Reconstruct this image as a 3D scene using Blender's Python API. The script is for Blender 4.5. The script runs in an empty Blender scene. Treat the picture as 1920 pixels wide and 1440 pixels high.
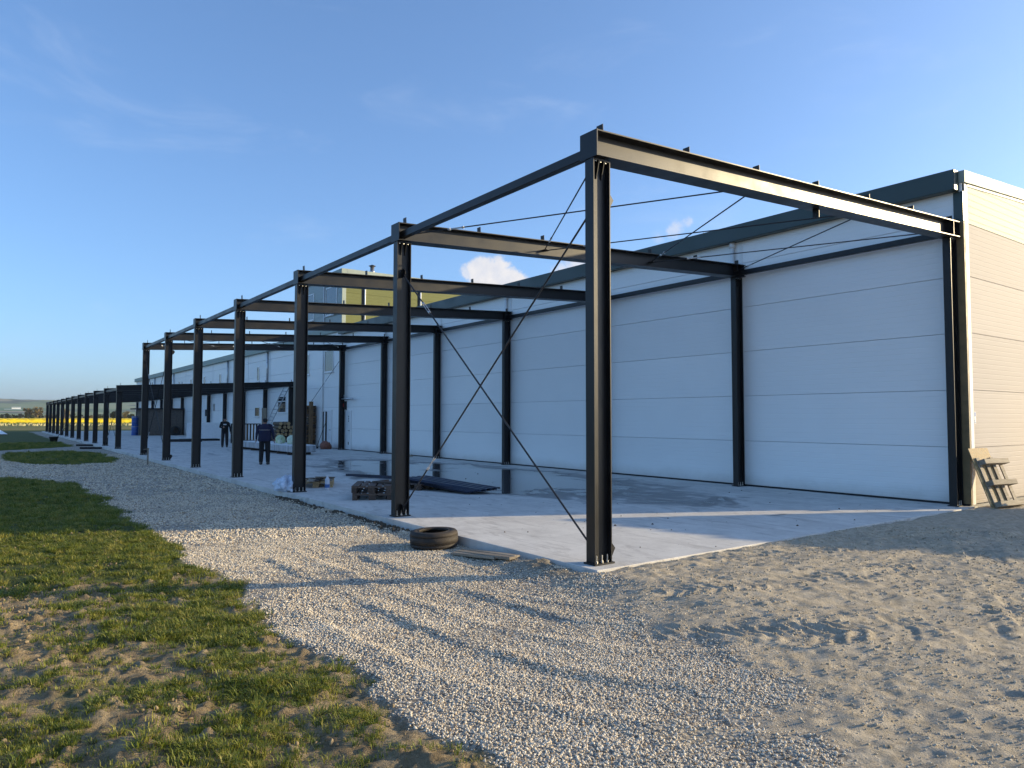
import bpy, bmesh, math, random
import numpy as np
from mathutils import Vector, Matrix, Euler
R = math.radians
random.seed(7)
SC = bpy.context.scene
COL = SC.collection

# ------------------------------------------------------------------ camera
CAM_P = (6.238, -5.697, 1.696)
FWD = Vector((-0.80607, 0.58993, 0.04724)); RGT = Vector((0.59064, 0.80693, 0.00143)); UPV = Vector((0.03728, -0.02905, 0.99888))
FPX = 1346.95                                             # focal length in pixels of the 1920 wide photograph
cd_ = bpy.data.cameras.new('camera'); cam = bpy.data.objects.new('camera', cd_); COL.objects.link(cam)
cd_.sensor_width = 36; cd_.lens = FPX / 1920 * 36; cd_.clip_start = 0.05; cd_.clip_end = 20000
m = Matrix((RGT, UPV, -FWD)).transposed().to_4x4(); m.translation = CAM_P
cam.matrix_world = m
SC.camera = cam

def ray(px, py): return (FWD + RGT * ((px - 960) / FPX) + UPV * ((720 - py) / FPX)).normalized()

# ------------------------------------------------------------------ sky, sun, exposure
SUN_AZ, SUN_EL = R(63.0), R(14.0)                          # azimuth counted from +X towards +Y
S = Vector((math.cos(SUN_AZ) * math.cos(SUN_EL), math.sin(SUN_AZ) * math.cos(SUN_EL), math.sin(SUN_EL)))
W = bpy.data.worlds.new('World'); SC.world = W; W.use_nodes = True
nt = W.node_tree; nt.nodes.clear()
def N(nt, t, **k):
    n = nt.nodes.new(t)
    for a, v in k.items(): setattr(n, a, v)
    return n
def L(nt, a, b): nt.links.new(a, b)
sky = N(nt, 'ShaderNodeTexSky', sky_type='NISHITA', sun_disc=False)
sky.sun_elevation = SUN_EL; sky.sun_rotation = R(90) - SUN_AZ
sky.altitude = 100; sky.air_density = 0.8; sky.dust_density = 1.7; sky.ozone_density = 5.0
SKY_STRENGTH, SUN_STRENGTH, EXPOSURE = 0.15, 3.6, 1.1
bg = N(nt, 'ShaderNodeBackground'); bg.inputs[1].default_value = SKY_STRENGTH
out = N(nt, 'ShaderNodeOutputWorld')
tc = N(nt, 'ShaderNodeTexCoord')
# cumulus low over the roof and thin wisps: cloud shapes by direction, broken up by noise
nz = N(nt, 'ShaderNodeTexNoise'); nz.inputs['Scale'].default_value = 38; nz.inputs['Detail'].default_value = 7; nz.inputs['Roughness'].default_value = .62
L(nt, tc.outputs['Generated'], nz.inputs['Vector'])
sub = N(nt, 'ShaderNodeVectorMath', operation='SUBTRACT'); L(nt, nz.outputs['Color'], sub.inputs[0]); sub.inputs[1].default_value = (.5, .5, .5)
scl = N(nt, 'ShaderNodeVectorMath', operation='SCALE'); L(nt, sub.outputs[0], scl.inputs[0]); scl.inputs['Scale'].default_value = .034
add = N(nt, 'ShaderNodeVectorMath', operation='ADD'); L(nt, tc.outputs['Generated'], add.inputs[0]); L(nt, scl.outputs[0], add.inputs[1])
prev = None
for (px, py, r, soft, amp) in [(903, 512, 30, .55, 1), (936, 507, 25, .5, 1), (965, 525, 24, .6, 1), (874, 509, 13, .9, .75), (925, 530, 40, .5, 1),
                               (1080, 502, 22, .9, .8), (1052, 512, 18, 1, .7), (1266, 428, 13, 1.2, .55), (1286, 419, 9, 1.2, .5), (1235, 445, 12, 1.5, .3),
                               (770, 560, 30, .8, .7), (1500, 470, 60, .8, .8)]:
    d = ray(px, py)
    dist = N(nt, 'ShaderNodeVectorMath', operation='DISTANCE'); L(nt, add.outputs[0], dist.inputs[0]); dist.inputs[1].default_value = d
    mr = N(nt, 'ShaderNodeMapRange', interpolation_type='SMOOTHSTEP'); L(nt, dist.outputs['Value'], mr.inputs[0])
    mr.inputs[1].default_value = r / FPX * (1 + soft * .35); mr.inputs[2].default_value = r / FPX * (1 - soft * .6); mr.inputs[3].default_value = 0; mr.inputs[4].default_value = amp
    if prev is None: prev = mr.outputs[0]
    else:
        mx = N(nt, 'ShaderNodeMath', operation='MAXIMUM'); L(nt, prev, mx.inputs[0]); L(nt, mr.outputs[0], mx.inputs[1]); prev = mx.outputs[0]
# wisps
mp = N(nt, 'ShaderNodeMapping'); L(nt, tc.outputs['Generated'], mp.inputs[0]); mp.inputs['Scale'].default_value = (2.2, 2.2, 6.5); mp.inputs['Rotation'].default_value = (.25, .1, .6)
n2 = N(nt, 'ShaderNodeTexNoise'); L(nt, mp.outputs[0], n2.inputs['Vector']); n2.inputs['Scale'].default_value = 2.1; n2.inputs['Detail'].default_value = 9; n2.inputs['Roughness'].default_value = .6; n2.inputs['Distortion'].default_value = .6
w1 = N(nt, 'ShaderNodeMapRange', interpolation_type='SMOOTHSTEP'); L(nt, n2.outputs['Fac'], w1.inputs[0]); w1.inputs[1].default_value = .52; w1.inputs[2].default_value = .82; w1.inputs[4].default_value = .22
mixw = N(nt, 'ShaderNodeMix', data_type='RGBA'); gm = N(nt, 'ShaderNodeGamma'); L(nt, sky.outputs[0], gm.inputs[0]); gm.inputs[1].default_value = .85
tint = N(nt, 'ShaderNodeMix', data_type='RGBA', blend_type='MULTIPLY'); tint.inputs[0].default_value = 1; L(nt, gm.outputs[0], tint.inputs[6]); tint.inputs[7].default_value = (1.10, 1.11, 1.12, 1)
L(nt, w1.outputs[0], mixw.inputs[0]); L(nt, tint.outputs[2], mixw.inputs[6]); mixw.inputs[7].default_value = (2.1, 2.5, 3.2, 1)
# cloud body: lit warm side, grey lower side by fine noise
n3 = N(nt, 'ShaderNodeTexNoise'); L(nt, tc.outputs['Generated'], n3.inputs['Vector']); n3.inputs['Scale'].default_value = 60; n3.inputs['Detail'].default_value = 5
cc = N(nt, 'ShaderNodeMix', data_type='RGBA'); L(nt, n3.outputs['Fac'], cc.inputs[0]); cc.inputs[6].default_value = (1.9, 2.1, 2.6, 1); cc.inputs[7].default_value = (3.3, 3.1, 2.9, 1)
mixc = N(nt, 'ShaderNodeMix', data_type='RGBA'); L(nt, prev, mixc.inputs[0]); L(nt, mixw.outputs[2], mixc.inputs[6]); L(nt, cc.outputs[2], mixc.inputs[7])
L(nt, mixc.outputs[2], bg.inputs[0]); L(nt, bg.outputs[0], out.inputs[0])
sl = bpy.data.lights.new('sun', 'SUN'); sl.energy = SUN_STRENGTH; sl.angle = R(.55); sl.color = (1.0, .79, .46)
so = bpy.data.objects.new('sun', sl); COL.objects.link(so); so.rotation_euler = (-S).to_track_quat('-Z', 'Y').to_euler(); so.location = (60, 100, 40)
SC.view_settings.view_transform = 'Standard'; SC.view_settings.look = 'None'; SC.view_settings.exposure = EXPOSURE; SC.view_settings.gamma = 1
SC.view_settings.use_curve_mapping = False
SC.render.engine = 'CYCLES'

# ------------------------------------------------------------------ materials
def newmat(name):
    m = bpy.data.materials.new(name); m.use_nodes = True
    t = m.node_tree; b = t.nodes['Principled BSDF']
    return m, t, b
MATS = {}
def pm(name, col, rough=.6, metal=0, var=.18, vs=6.0, bump=0, bs=60, spec=.5, rvar=.1, stretch=(1, 1, 1)):
    """painted / plain surface: colour and roughness wander with noise, optional fine relief"""
    m, t, b = newmat(name)
    tc = N(t, 'ShaderNodeTexCoord'); mp = N(t, 'ShaderNodeMapping'); mp.inputs['Scale'].default_value = stretch
    L(t, tc.outputs['Object'], mp.inputs[0])
    n = N(t, 'ShaderNodeTexNoise'); n.inputs['Scale'].default_value = vs; n.inputs['Detail'].default_value = 6; n.inputs['Roughness'].default_value = .6
    L(t, mp.outputs[0], n.inputs['Vector'])
    mx = N(t, 'ShaderNodeMix', data_type='RGBA')
    mr = N(t, 'ShaderNodeMapRange'); L(t, n.outputs['Fac'], mr.inputs[0]); mr.inputs[1].default_value = .3; mr.inputs[2].default_value = .7
    L(t, mr.outputs[0], mx.inputs[0])
    mx.inputs[6].default_value = tuple(c * (1 - var) for c in col) + (1,)
    mx.inputs[7].default_value = tuple(min(1, c * (1 + var)) for c in col) + (1,)
    L(t, mx.outputs[2], b.inputs['Base Color'])
    r2 = N(t, 'ShaderNodeMapRange'); L(t, n.outputs['Fac'], r2.inputs[0]); r2.inputs[1].default_value = .3; r2.inputs[2].default_value = .7
    r2.inputs[3].default_value = max(.02, rough - rvar); r2.inputs[4].default_value = min(1, rough + rvar)
    L(t, r2.outputs[0], b.inputs['Roughness'])
    b.inputs['Metallic'].default_value = metal; b.inputs['Specular IOR Level'].default_value = spec
    if bump:
        n2 = N(t, 'ShaderNodeTexNoise'); n2.inputs['Scale'].default_value = bs; n2.inputs['Detail'].default_value = 4; L(t, mp.outputs[0], n2.inputs['Vector'])
        bp = N(t, 'ShaderNodeBump'); bp.inputs['Strength'].default_value = 1; bp.inputs['Distance'].default_value = bump; L(t, n2.outputs['Fac'], bp.inputs['Height']); L(t, bp.outputs[0], b.inputs['Normal'])
    MATS[name] = m; return m

def ribbed(name, col, pitch=.1, depth=.0016, rough=.42, axis='Z', var=.03, spec=.5):
    """coated sandwich panel sheet with fine horizontal micro-ribs"""
    m, t, b = newmat(name)
    tc = N(t, 'ShaderNodeTexCoord'); sx = N(t, 'ShaderNodeSeparateXYZ'); geo = N(t, 'ShaderNodeNewGeometry'); L(t, geo.outputs['Position'], sx.inputs[0])
    mu = N(t, 'ShaderNodeMath', operation='MULTIPLY'); L(t, sx.outputs[axis], mu.inputs[0]); mu.inputs[1].default_value = 1 / pitch
    fr = N(t, 'ShaderNodeMath', operation='FRACT'); L(t, mu.outputs[0], fr.inputs[0])
    pp = N(t, 'ShaderNodeMath', operation='PINGPONG'); L(t, fr.outputs[0], pp.inputs[0]); pp.inputs[1].default_value = .5
    ms = N(t, 'ShaderNodeMapRange', interpolation_type='SMOOTHSTEP'); L(t, pp.outputs[0], ms.inputs[0]); ms.inputs[1].default_value = 0; ms.inputs[2].default_value = .14
    bp = N(t, 'ShaderNodeBump'); bp.inputs['Strength'].default_value = 1; bp.inputs['Distance'].default_value = depth
    n0 = N(t, 'ShaderNodeTexNoise'); n0.inputs['Scale'].default_value = 1.2; L(t, geo.outputs['Position'], n0.inputs['Vector'])
    ad = N(t, 'ShaderNodeMath', operation='MULTIPLY_ADD'); L(t, n0.outputs['Fac'], ad.inputs[0]); ad.inputs[1].default_value = 2.0; L(t, ms.outputs[0], ad.inputs[2])
    L(t, ad.outputs[0], bp.inputs['Height']); L(t, bp.outputs[0], b.inputs['Normal'])
    n = N(t, 'ShaderNodeTexNoise'); n.inputs['Scale'].default_value = 1.1; n.inputs['Detail'].default_value = 8; n.inputs['Roughness'].default_value = .7; L(t, geo.outputs['Position'], n.inputs['Vector'])
    mx = N(t, 'ShaderNodeMix', data_type='RGBA'); L(t, n.outputs['Fac'], mx.inputs[0])
    mx.inputs[6].default_value = tuple(c * (1 - var * 2) for c in col) + (1,); mx.inputs[7].default_value = tuple(min(1, c * (1 + var)) for c in col) + (1,)
    # dirt splashed up from the ground
    zz = N(t, 'ShaderNodeMath', operation='MULTIPLY_ADD'); L(t, n.outputs['Fac'], zz.inputs[0]); zz.inputs[1].default_value = -.5; L(t, sx.outputs['Z'], zz.inputs[2])
    dm = N(t, 'ShaderNodeMapRange', interpolation_type='SMOOTHSTEP'); L(t, zz.outputs[0], dm.inputs[0]); dm.inputs[1].default_value = .15; dm.inputs[2].default_value = -.3; dm.inputs[4].default_value = .45
    m2 = N(t, 'ShaderNodeMix', data_type='RGBA'); L(t, dm.outputs[0], m2.inputs[0]); L(t, mx.outputs[2], m2.inputs[6]); m2.inputs[7].default_value = (.33, .29, .23, 1)
    oi = N(t, 'ShaderNodeObjectInfo'); vr = N(t, 'ShaderNodeMapRange'); L(t, oi.outputs['Random'], vr.inputs[0]); vr.inputs[3].default_value = .955; vr.inputs[4].default_value = 1.02
    hs = N(t, 'ShaderNodeHueSaturation'); L(t, m2.outputs[2], hs.inputs['Color']); L(t, vr.outputs[0], hs.inputs['Value'])
    L(t, hs.outputs[0], b.inputs['Base Color']); b.inputs['Roughness'].default_value = rough; b.inputs['Specular IOR Level'].default_value = spec
    MATS[name] = m; return m

def woodmat(name, c1, c2, scale=1.0, rough=.75):
    m, t, b = newmat(name)
    tc = N(t, 'ShaderNodeTexCoord'); mp = N(t, 'ShaderNodeMapping'); mp.inputs['Scale'].default_value = (1.2 * scale, 14 * scale, 14 * scale); L(t, tc.outputs['Object'], mp.inputs[0])
    oi = N(t, 'ShaderNodeObjectInfo'); va = N(t, 'ShaderNodeVectorMath', operation='ADD'); L(t, mp.outputs[0], va.inputs[0]); L(t, oi.outputs['Random'], va.inputs[1])
    n = N(t, 'ShaderNodeTexNoise'); n.inputs['Scale'].default_value = 3; n.inputs['Detail'].default_value = 7; n.inputs['Distortion'].default_value = .8; L(t, va.outputs[0], n.inputs['Vector'])
    mr = N(t, 'ShaderNodeMapRange'); L(t, n.outputs['Fac'], mr.inputs[0]); mr.inputs[1].default_value = .3; mr.inputs[2].default_value = .7
    mx = N(t, 'ShaderNodeMix', data_type='RGBA'); L(t, mr.outputs[0], mx.inputs[0]); mx.inputs[6].default_value = c1 + (1,); mx.inputs[7].default_value = c2 + (1,)
    hv = N(t, 'ShaderNodeHueSaturation'); L(t, mx.outputs[2], hv.inputs['Color'])
    vr = N(t, 'ShaderNodeMapRange'); L(t, oi.outputs['Random'], vr.inputs[0]); vr.inputs[3].default_value = .7; vr.inputs[4].default_value = 1.25; L(t, vr.outputs[0], hv.inputs['Value'])
    L(t, hv.outputs[0], b.inputs['Base Color']); b.inputs['Roughness'].default_value = rough
    bp = N(t, 'ShaderNodeBump'); bp.inputs['Distance'].default_value = .003; L(t, n.outputs['Fac'], bp.inputs['Height']); L(t, bp.outputs[0], b.inputs['Normal'])
    MATS[name] = m; return m

pm('steel_paint', (.009, .009, .010), .42, 0, .35, 3, .0005, 90, .36, .07)
pm('steel_paint_dull', (.009, .009, .010), .5, 0, .3, 4, .0005, 90, .4, .08)
pm('zinc', (.55, .55, .54), .38, .9, .2, 30)
pm('rod', (.010, .010, .012), .5, 0, .3, 10)
ribbed('panel_white', (.85, .85, .83), .1125, .0024)
ribbed('panel_beige', (.455, .42, .39), .1, .0022, .7, spec=.12)
ribbed('panel_pale_green', (.39, .43, .34), .135, .004, .6, spec=.15)
ribbed('panel_olive', (.16, .17, .06), .16, .004, .6, spec=.2)
ribbed('panel_grey', (.27, .32, .31), .16, .004)
pm('fascia_green', (.022, .043, .040), .40, 0, .12, 1.5)
pm('fascia_pale', (.30, .35, .30), .6, 0, .1, 1.5)
pm('trim_white', (.74, .75, .74), .6, 0, .06, 3, spec=.25)
pm('trim_brown', (.22, .16, .08), .6, 0, .2, 6)
pm('dark_gap', (.012, .012, .014), .7)
pm('joint_seal', (.30, .30, .30), .8)
pm('door_white', (.72, .73, .73), .4, 0, .05, 3)
pm('window_frame', (.78, .78, .77), .35, 0, .04, 3)
pm('galv', (.5, .51, .52), .35, .85, .15, 5)
pm('rubber', (.030, .029, .028), .72, 0, .4, 9, .003, 40)
pm('rubber_dusty', (.030, .023, .017), .75, 0, .6, 6, .005, 45)
woodmat('wood_grey', (.17, .14, .105), (.33, .28, .21))
woodmat('wood_dark', (.045, .030, .022), (.12, .080, .058))
woodmat('wood_fresh', (.34, .22, .10), (.55, .38, .20))
woodmat('wood_brown', (.16, .085, .035), (.27, .15, .07))
woodmat('bark', (.05, .034, .022), (.13, .09, .055), .5)
pm('osb', (.36, .25, .12), .7, 0, .5, 22, .002, 60)
pm('shed_board', (.13, .105, .085), .8, 0, .35, 7, .002, 60)
pm('blue_steel', (.020, .026, .050), .36, .2, .3, 4)
pm('navy_cloth', (.012, .014, .045), .85, 0, .3, 14, .003, 50)
pm('black_cloth', (.010, .010, .012), .9, 0, .3, 14, .003, 50)
pm('dark_trousers', (.017, .017, .020), .9, 0, .3, 14, .003, 50)
pm('skin', (.36, .20, .14), .5, 0, .12, 20)
pm('hair', (.012, .010, .009), .7, 0, .3, 60)
pm('shoe', (.05, .045, .04), .7, 0, .3, 20)
pm('print_white', (.7, .7, .7), .8)
pm('foil_wrap', (.40, .42, .45), .32, .2, .4, 3, .03, 3, stretch=(3, 1, .15))
pm('foam_white', (.80, .81, .81), .6, 0, .05, 5)
pm('bag_green', (.50, .58, .34), .5, 0, .3, 7, .01, 14)
pm('bag_white', (.60, .66, .50), .5, 0, .2, 7, .01, 14)
pm('blue_plastic', (.05, .12, .38), .4, 0, .3, 4)
pm('film', (.62, .68, .78), .18, 0, .25, 8, .02, 16)
pm('bottle_plastic', (.62, .64, .70), .12, 0, .15, 20)
pm('bottle_label', (.06, .16, .40), .4, 0, .3, 30)
pm('brick_red', (.24, .09, .055), .8, 0, .3, 10)
pm('soil', (.085, .066, .045), .95, 0, .4, 9, .02, 16)
pm('red_sign', (.5, .05, .04), .4)
m, t, b = newmat('glass'); b.inputs['Base Color'].default_value = (.03, .04, .05, 1); b.inputs['Roughness'].default_value = .06; b.inputs['Specular IOR Level'].default_value = .9; MATS['glass'] = m
M = MATS

# ------------------------------------------------------------------ mesh builder
class MB:
    def __init__(s): s.v = []; s.f = []
    def add(s, vs, fs):
        o = len(s.v); s.v += [tuple(v) for v in vs]; s.f += [tuple(i + o for i in f) for f in fs]; return s
    def box(s, x0, x1, y0, y1, z0, z1, M=None):
        vs = [Vector((x, y, z)) for x in (x0, x1) for y in (y0, y1) for z in (z0, z1)]
        if M is not None: vs = [M @ v for v in vs]
        return s.add(vs, [(0, 1, 3, 2), (4, 6, 7, 5), (0, 4, 5, 1), (2, 3, 7, 6), (0, 2, 6, 4), (1, 5, 7, 3)])
    def bbox(s, x0, x1, y0, y1, z0, z1, b=.006, M=None):
        """box with chamfered edges"""
        bm = bmesh.new(); bmesh.ops.create_cube(bm, size=1)
        for v in bm.verts: v.co = Vector(((x0 + x1) / 2 + v.co.x * (x1 - x0), (y0 + y1) / 2 + v.co.y * (y1 - y0), (z0 + z1) / 2 + v.co.z * (z1 - z0)))
        bmesh.ops.bevel(bm, geom=bm.edges[:], offset=b, segments=1, affect='EDGES')
        bm.verts.index_update()
        vs = [(M @ v.co) if M is not None else v.co.copy() for v in bm.verts]
        s.add(vs, [tuple(v.index for v in f.verts) for f in bm.faces]); bm.free(); return s
    def prism(s, poly, a, b, ax='y', M=None):
        """polygon in the two other axes extruded from a to b along ax"""
        def P(p, t): return Vector({'x': (t, p[0], p[1]), 'y': (p[0], t, p[1]), 'z': (p[0], p[1], t)}[ax])
        n = len(poly); vs = [P(p, a) for p in poly] + [P(p, b) for p in poly]
        if M is not None: vs = [M @ v for v in vs]
        return s.add(vs, [tuple(range(n))[::-1], tuple(range(n, 2 * n))] + [(i, (i + 1) % n, n + (i + 1) % n, n + i) for i in range(n)])
    def tube(s, p0, p1, r0, r1=None, n=8, caps=True):
        p0, p1 = Vector(p0), Vector(p1); r1 = r0 if r1 is None else r1
        d = (p1 - p0).normalized(); a = d.orthogonal().normalized(); c = d.cross(a)
        vs = [p0 + (a * math.cos(2 * math.pi * i / n) + c * math.sin(2 * math.pi * i / n)) * r0 for i in range(n)] + \
             [p1 + (a * math.cos(2 * math.pi * i / n) + c * math.sin(2 * math.pi * i / n)) * r1 for i in range(n)]
        fs = [(i, (i + 1) % n, n + (i + 1) % n, n + i) for i in range(n)]
        if caps: fs += [tuple(range(n))[::-1], tuple(range(n, 2 * n))]
        return s.add(vs, fs)
    def lathe(s, prof, n=24, M=None, closed=False):
        """profile of (r, z) turned about z"""
        vs = [Vector((r * math.cos(2 * math.pi * i / n), r * math.sin(2 * math.pi * i / n), z)) for r, z in prof for i in range(n)]
        if M is not None: vs = [M @ v for v in vs]
        k = len(prof); fs = []
        for j in range(k if closed else k - 1):
            q = (j + 1) % k
            fs += [(j * n + i, j * n + (i + 1) % n, q * n + (i + 1) % n, q * n + i) for i in range(n)]
        return s.add(vs, fs)
    def mesh(s, name):
        me = bpy.data.meshes.new(name); me.from_pydata(s.v, [], s.f); me.update()
        bm = bmesh.new(); bm.from_mesh(me); bmesh.ops.recalc_face_normals(bm, faces=bm.faces[:]); bm.to_mesh(me); bm.free()
        return me
    def build(s, name, mat, parent=None, smooth=False, **k):
        return link(name, s.mesh(name), mat, parent, smooth=smooth, **k)

def link(name, me, mat=None, parent=None, loc=None, rot=None, smooth=False, auto=None):
    if mat is not None and not me.materials: me.materials.append(M[mat] if isinstance(mat, str) else mat)
    if smooth:
        for p in me.polygons: p.use_smooth = True
    o = bpy.data.objects.new(name, me); COL.objects.link(o)
    if parent is not None: o.parent = parent
    if loc is not None: o.location = loc
    if rot is not None: o.rotation_euler = rot
    return o
def tag(o, label, cat=None, group=None, kind=None):
    if label: o['label'] = label
    if cat: o['category'] = cat
    if group: o['group'] = group
    if kind: o['kind'] = kind
    return o
def thing(name, label, cat, loc=(0, 0, 0), rot=(0, 0, 0), group=None):
    o = bpy.data.objects.new(name, None); o.empty_display_size = .2; COL.objects.link(o); o.location = loc; o.rotation_euler = rot
    return tag(o, label, cat, group)
def mkmesh(fn, name, mat, smooth=False):
    b = MB(); fn(b); me = b.mesh(name); me.materials.append(M[mat])
    if smooth:
        for p in me.polygons: p.use_smooth = True
    return me

# ------------------------------------------------------------------ numpy noise
_T = {}
def vn(x, y, seed=0):
    if seed not in _T: _T[seed] = np.random.default_rng(seed + 100).random((256, 256))
    T = _T[seed]; xi = np.floor(x).astype(np.int64); yi = np.floor(y).astype(np.int64)
    fx = x - xi; fy = y - yi; fx = fx * fx * (3 - 2 * fx); fy = fy * fy * (3 - 2 * fy)
    a = T[xi & 255, yi & 255]; b = T[(xi + 1) & 255, yi & 255]; c = T[xi & 255, (yi + 1) & 255]; d = T[(xi + 1) & 255, (yi + 1) & 255]
    return (a * (1 - fx) + b * fx) * (1 - fy) + (c * (1 - fx) + d * fx) * fy
def fbm(x, y, s, o=4, seed=0, g=.5):
    r = 0; a = 1; t = 0
    for i in range(o):
        r = r + a * vn(x * s + i * 17.3, y * s + i * 9.1, seed + i); t += a; a *= g; s *= 2.03
    return r / t
def ss(a, b, x): t = np.clip((x - a) / (b - a), 0, 1); return t * t * (3 - 2 * t)

# ------------------------------------------------------------------ ground masks and heights
ISLAND = np.array([(-39.5, -2.3), (-37.5, -1.2), (-31, -1.0), (-27.2, -1.1), (-25.9, -2.6), (-27.4, -4.3), (-30.5, -4.9), (-35, -5.1), (-38.5, -4.6)])
def inpoly(x, y, P):
    r = np.zeros(x.shape, bool); n = len(P)
    for i in range(n):
        (x0, y0), (x1, y1) = P[i], P[(i + 1) % n]
        if y0 == y1: continue
        c = ((y0 > y) != (y1 > y)) & (x < (x1 - x0) * (y - y0) / (y1 - y0) + x0); r ^= c
    return r
def edge_noise(x, y): return (fbm(x, y, .9, 4, 3) - .5) * .7 + (fbm(x, y, 4.0, 3, 5) - .5) * .35
def grass_area(x, y):
    e = edge_noise(x, y)
    near = ss(.10, -.10, y + 3.55 - .14 * ss(1.0, 2.6, x) + e) * ss(-.25, .25, x + 17.0 + (-3.6 - y) * 2.1 + e * 2)
    ex = np.clip((x + 46) / 4.5, 0, 1)
    yl = -1.25 - ex * 4.0
    far = ss(.12, -.12, y - yl + e) * ss(.4, -.4, x + 40.5 + e * 2)
    isl = inpoly(x + e * 2.2, y + e * .8, ISLAND).astype(float)
    away = ss(-101, -103, x) + ss(16, 18, y) * ss(-96, -98, x) + ss(-9, -12, y) * ss(-17, -26, x)
    return np.clip(near + far + isl + away, 0, 1)
def dirt_area(x, y):
    e = (fbm(x, y, .7, 4, 11) - .5) * 1.6 + (fbm(x, y, 3, 3, 18) - .5) * .9
    bank = np.exp(-(((x + .45) / .75) ** 2 + ((y + .33) / .20) ** 2)) * 1.3 * ss(.25, .5, fbm(x, y, 4, 3, 12))
    return np.clip(ss(-.55, .35, y + .15 + .44 * (x - .3) + e) * ss(-.9, .4, x + e * .3) + bank, 0, 1)
TR = [([(-3.5, -1.9), (0.5, -1.9), (1.9, -1.4), (3.0, -.2), (3.7, 2.2), (4.1, 6), (4.2, 12)], .30, .016, .16, 1.5),
      ([(-3, -3.0), (1.4, -2.9), (3.2, -2.2), (4.6, -.4), (5.4, 3), (5.8, 8)], .30, .014, .16, 1.3),
      ([(-1.6, -1.15), (.9, -.9), (1.7, .3), (2.1, 3), (2.3, 10)], .26, .016, .14, 1.2),
      ([(.6, 1.5), (1.2, 3), (1.6, 6), (1.9, 11)], .22, .016, .12, 1.2),
      ([(5.2, -1.6), (4.6, .6), (3.0, 3.2), (1.4, 6.5)], .24, .016, .13, 1.2),
      ([(-1.2, -5.3), (.5, -4.75), (2.2, -4.25), (3.6, -3.9), (5, -3.7)], .34, .030, .19, 1.4),
      ([(-.6, -6.6), (1.2, -5.7), (2.6, -5.0), (4.2, -4.6)], .30, .026, .19, 1.3)]
def tracks(x, y):
    h = np.zeros(x.shape); sel = (x > -5) & (x < 7) & (y > -8) & (y < 12)
    X, Y = x[sel], y[sel]; H = np.zeros(X.shape); firm = .12 + .88 * np.maximum(dirt_area(X, Y), grass_area(X, Y))
    for pts, hw, dep, pitch, tread in TR:
        best = np.full(X.shape, 9.0); arc = np.zeros(X.shape); side = np.zeros(X.shape); acc = 0
        # smooth the polyline
        P = np.array(pts, float)
        for _ in range(3):
            Q = np.empty((len(P) * 2, 2)); Q[0] = P[0]; Q[-1] = P[-1]; Q[1:-1:2] = P[:-1] * .75 + P[1:] * .25; Q[2:-1:2] = P[:-1] * .25 + P[1:] * .75; P = Q
        for i in range(len(P) - 1):
            a, b = P[i], P[i + 1]; d = b - a; l = math.hypot(*d)
            if l < 1e-6: continue
            d = d / l; t = np.clip((X - a[0]) * d[0] + (Y - a[1]) * d[1], 0, l)
            dx = X - a[0] - d[0] * t; dy = Y - a[1] - d[1] * t; q = np.hypot(dx, dy); s = (dx * -d[1] + dy * d[0]); k = q < best
            best[k] = q[k]; arc[k] = (acc + t)[k]; side[k] = s[k]; acc += l
        w = best + (fbm(X, Y, 3, 3, 21) - .5) * .12
        inside = ss(hw, hw * .75, w); rim = np.exp(-((w - hw * 1.15) / (hw * .3)) ** 2)
        ph = (arc + np.abs(side) * .8) / pitch + fbm(X, Y, 1.6, 3, 33) * 1.6; bars = ss(.25, .42, np.abs((ph % 1) - .5))
        brk = ss(.40, .62, fbm(X, Y, 1.3, 4, 31, .65))
        H += -dep * inside * (.35 + .65 * brk) + rim * dep * .7 * (.3 + brk) + inside * bars * dep * .85 * tread * brk * firm
    h[sel] = H; return h
def ground_z(x, y):
    x = np.asarray(x, float); y = np.asarray(y, float)
    g = grass_area(x, y); d = dirt_area(x, y); near = ss(-40, -12, x) * ss(25, 14, np.abs(y))
    h = -.125 + .117 * ss(-.1, .5, x) * ss(-1.4, .2, y) * ss(4.5, 1.2, x)
    h = h + .105 * np.exp(-(((x + .45) / .70) ** 2 + ((y + .34) / .24) ** 2)) * (.6 + .8 * fbm(x, y, 5, 3, 8))
    h = h + .045 * np.exp(-((y + .33) / .12) ** 2) * ss(-11, -8.5, x) * ss(-2.6, -4.4, x) * (2 * fbm(x, y, 3, 4, 9) - .35)
    h = h + near * ((fbm(x, y, .55, 3, 1) - .5) * .05 * (.5 + g) + (fbm(x, y, 2.6, 3, 2) - .5) * .020 + (fbm(x, y, 7, 3, 16) - .5) * .012 * (1 - g))
    rdg = 1 - np.abs(2 * fbm(x * 1.0 - y * .55, y * .32 + x * .22, 3.4, 4, 44, .6) - 1)
    h = h + near * d * ((fbm(x * .9 - y * .35, y * .45 + x * .3, 3.2, 5, 4, .62) - .5) * .044 + rdg ** 3 * .030 + (fbm(x, y, 13, 3, 6) - .5) * .022 * ss(.3, .6, fbm(x, y, 1.2, 3, 14)))
    h = h + near * g * ((fbm(x, y, 5.5, 5, 7, .65) - .5) * .065 + (np.abs(fbm(x, y, 9, 4, 17, .65) - .5)) * -.07 + np.maximum(fbm(x, y, 11, 3, 15) - .55, 0) * .12)
    h = h + near * tracks(x, y)
    # stay under the slab
    ins = (x < .262) & (x > -97.9) & (y > -.142) & (y < 9.86)
    h = np.where(ins, np.minimum(h, -.06), h)
    inb = (x < .10) & (y > 9.7) & (y < 40) & (x > -97)
    return np.where(inb, np.minimum(h, -.1), h)

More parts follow.
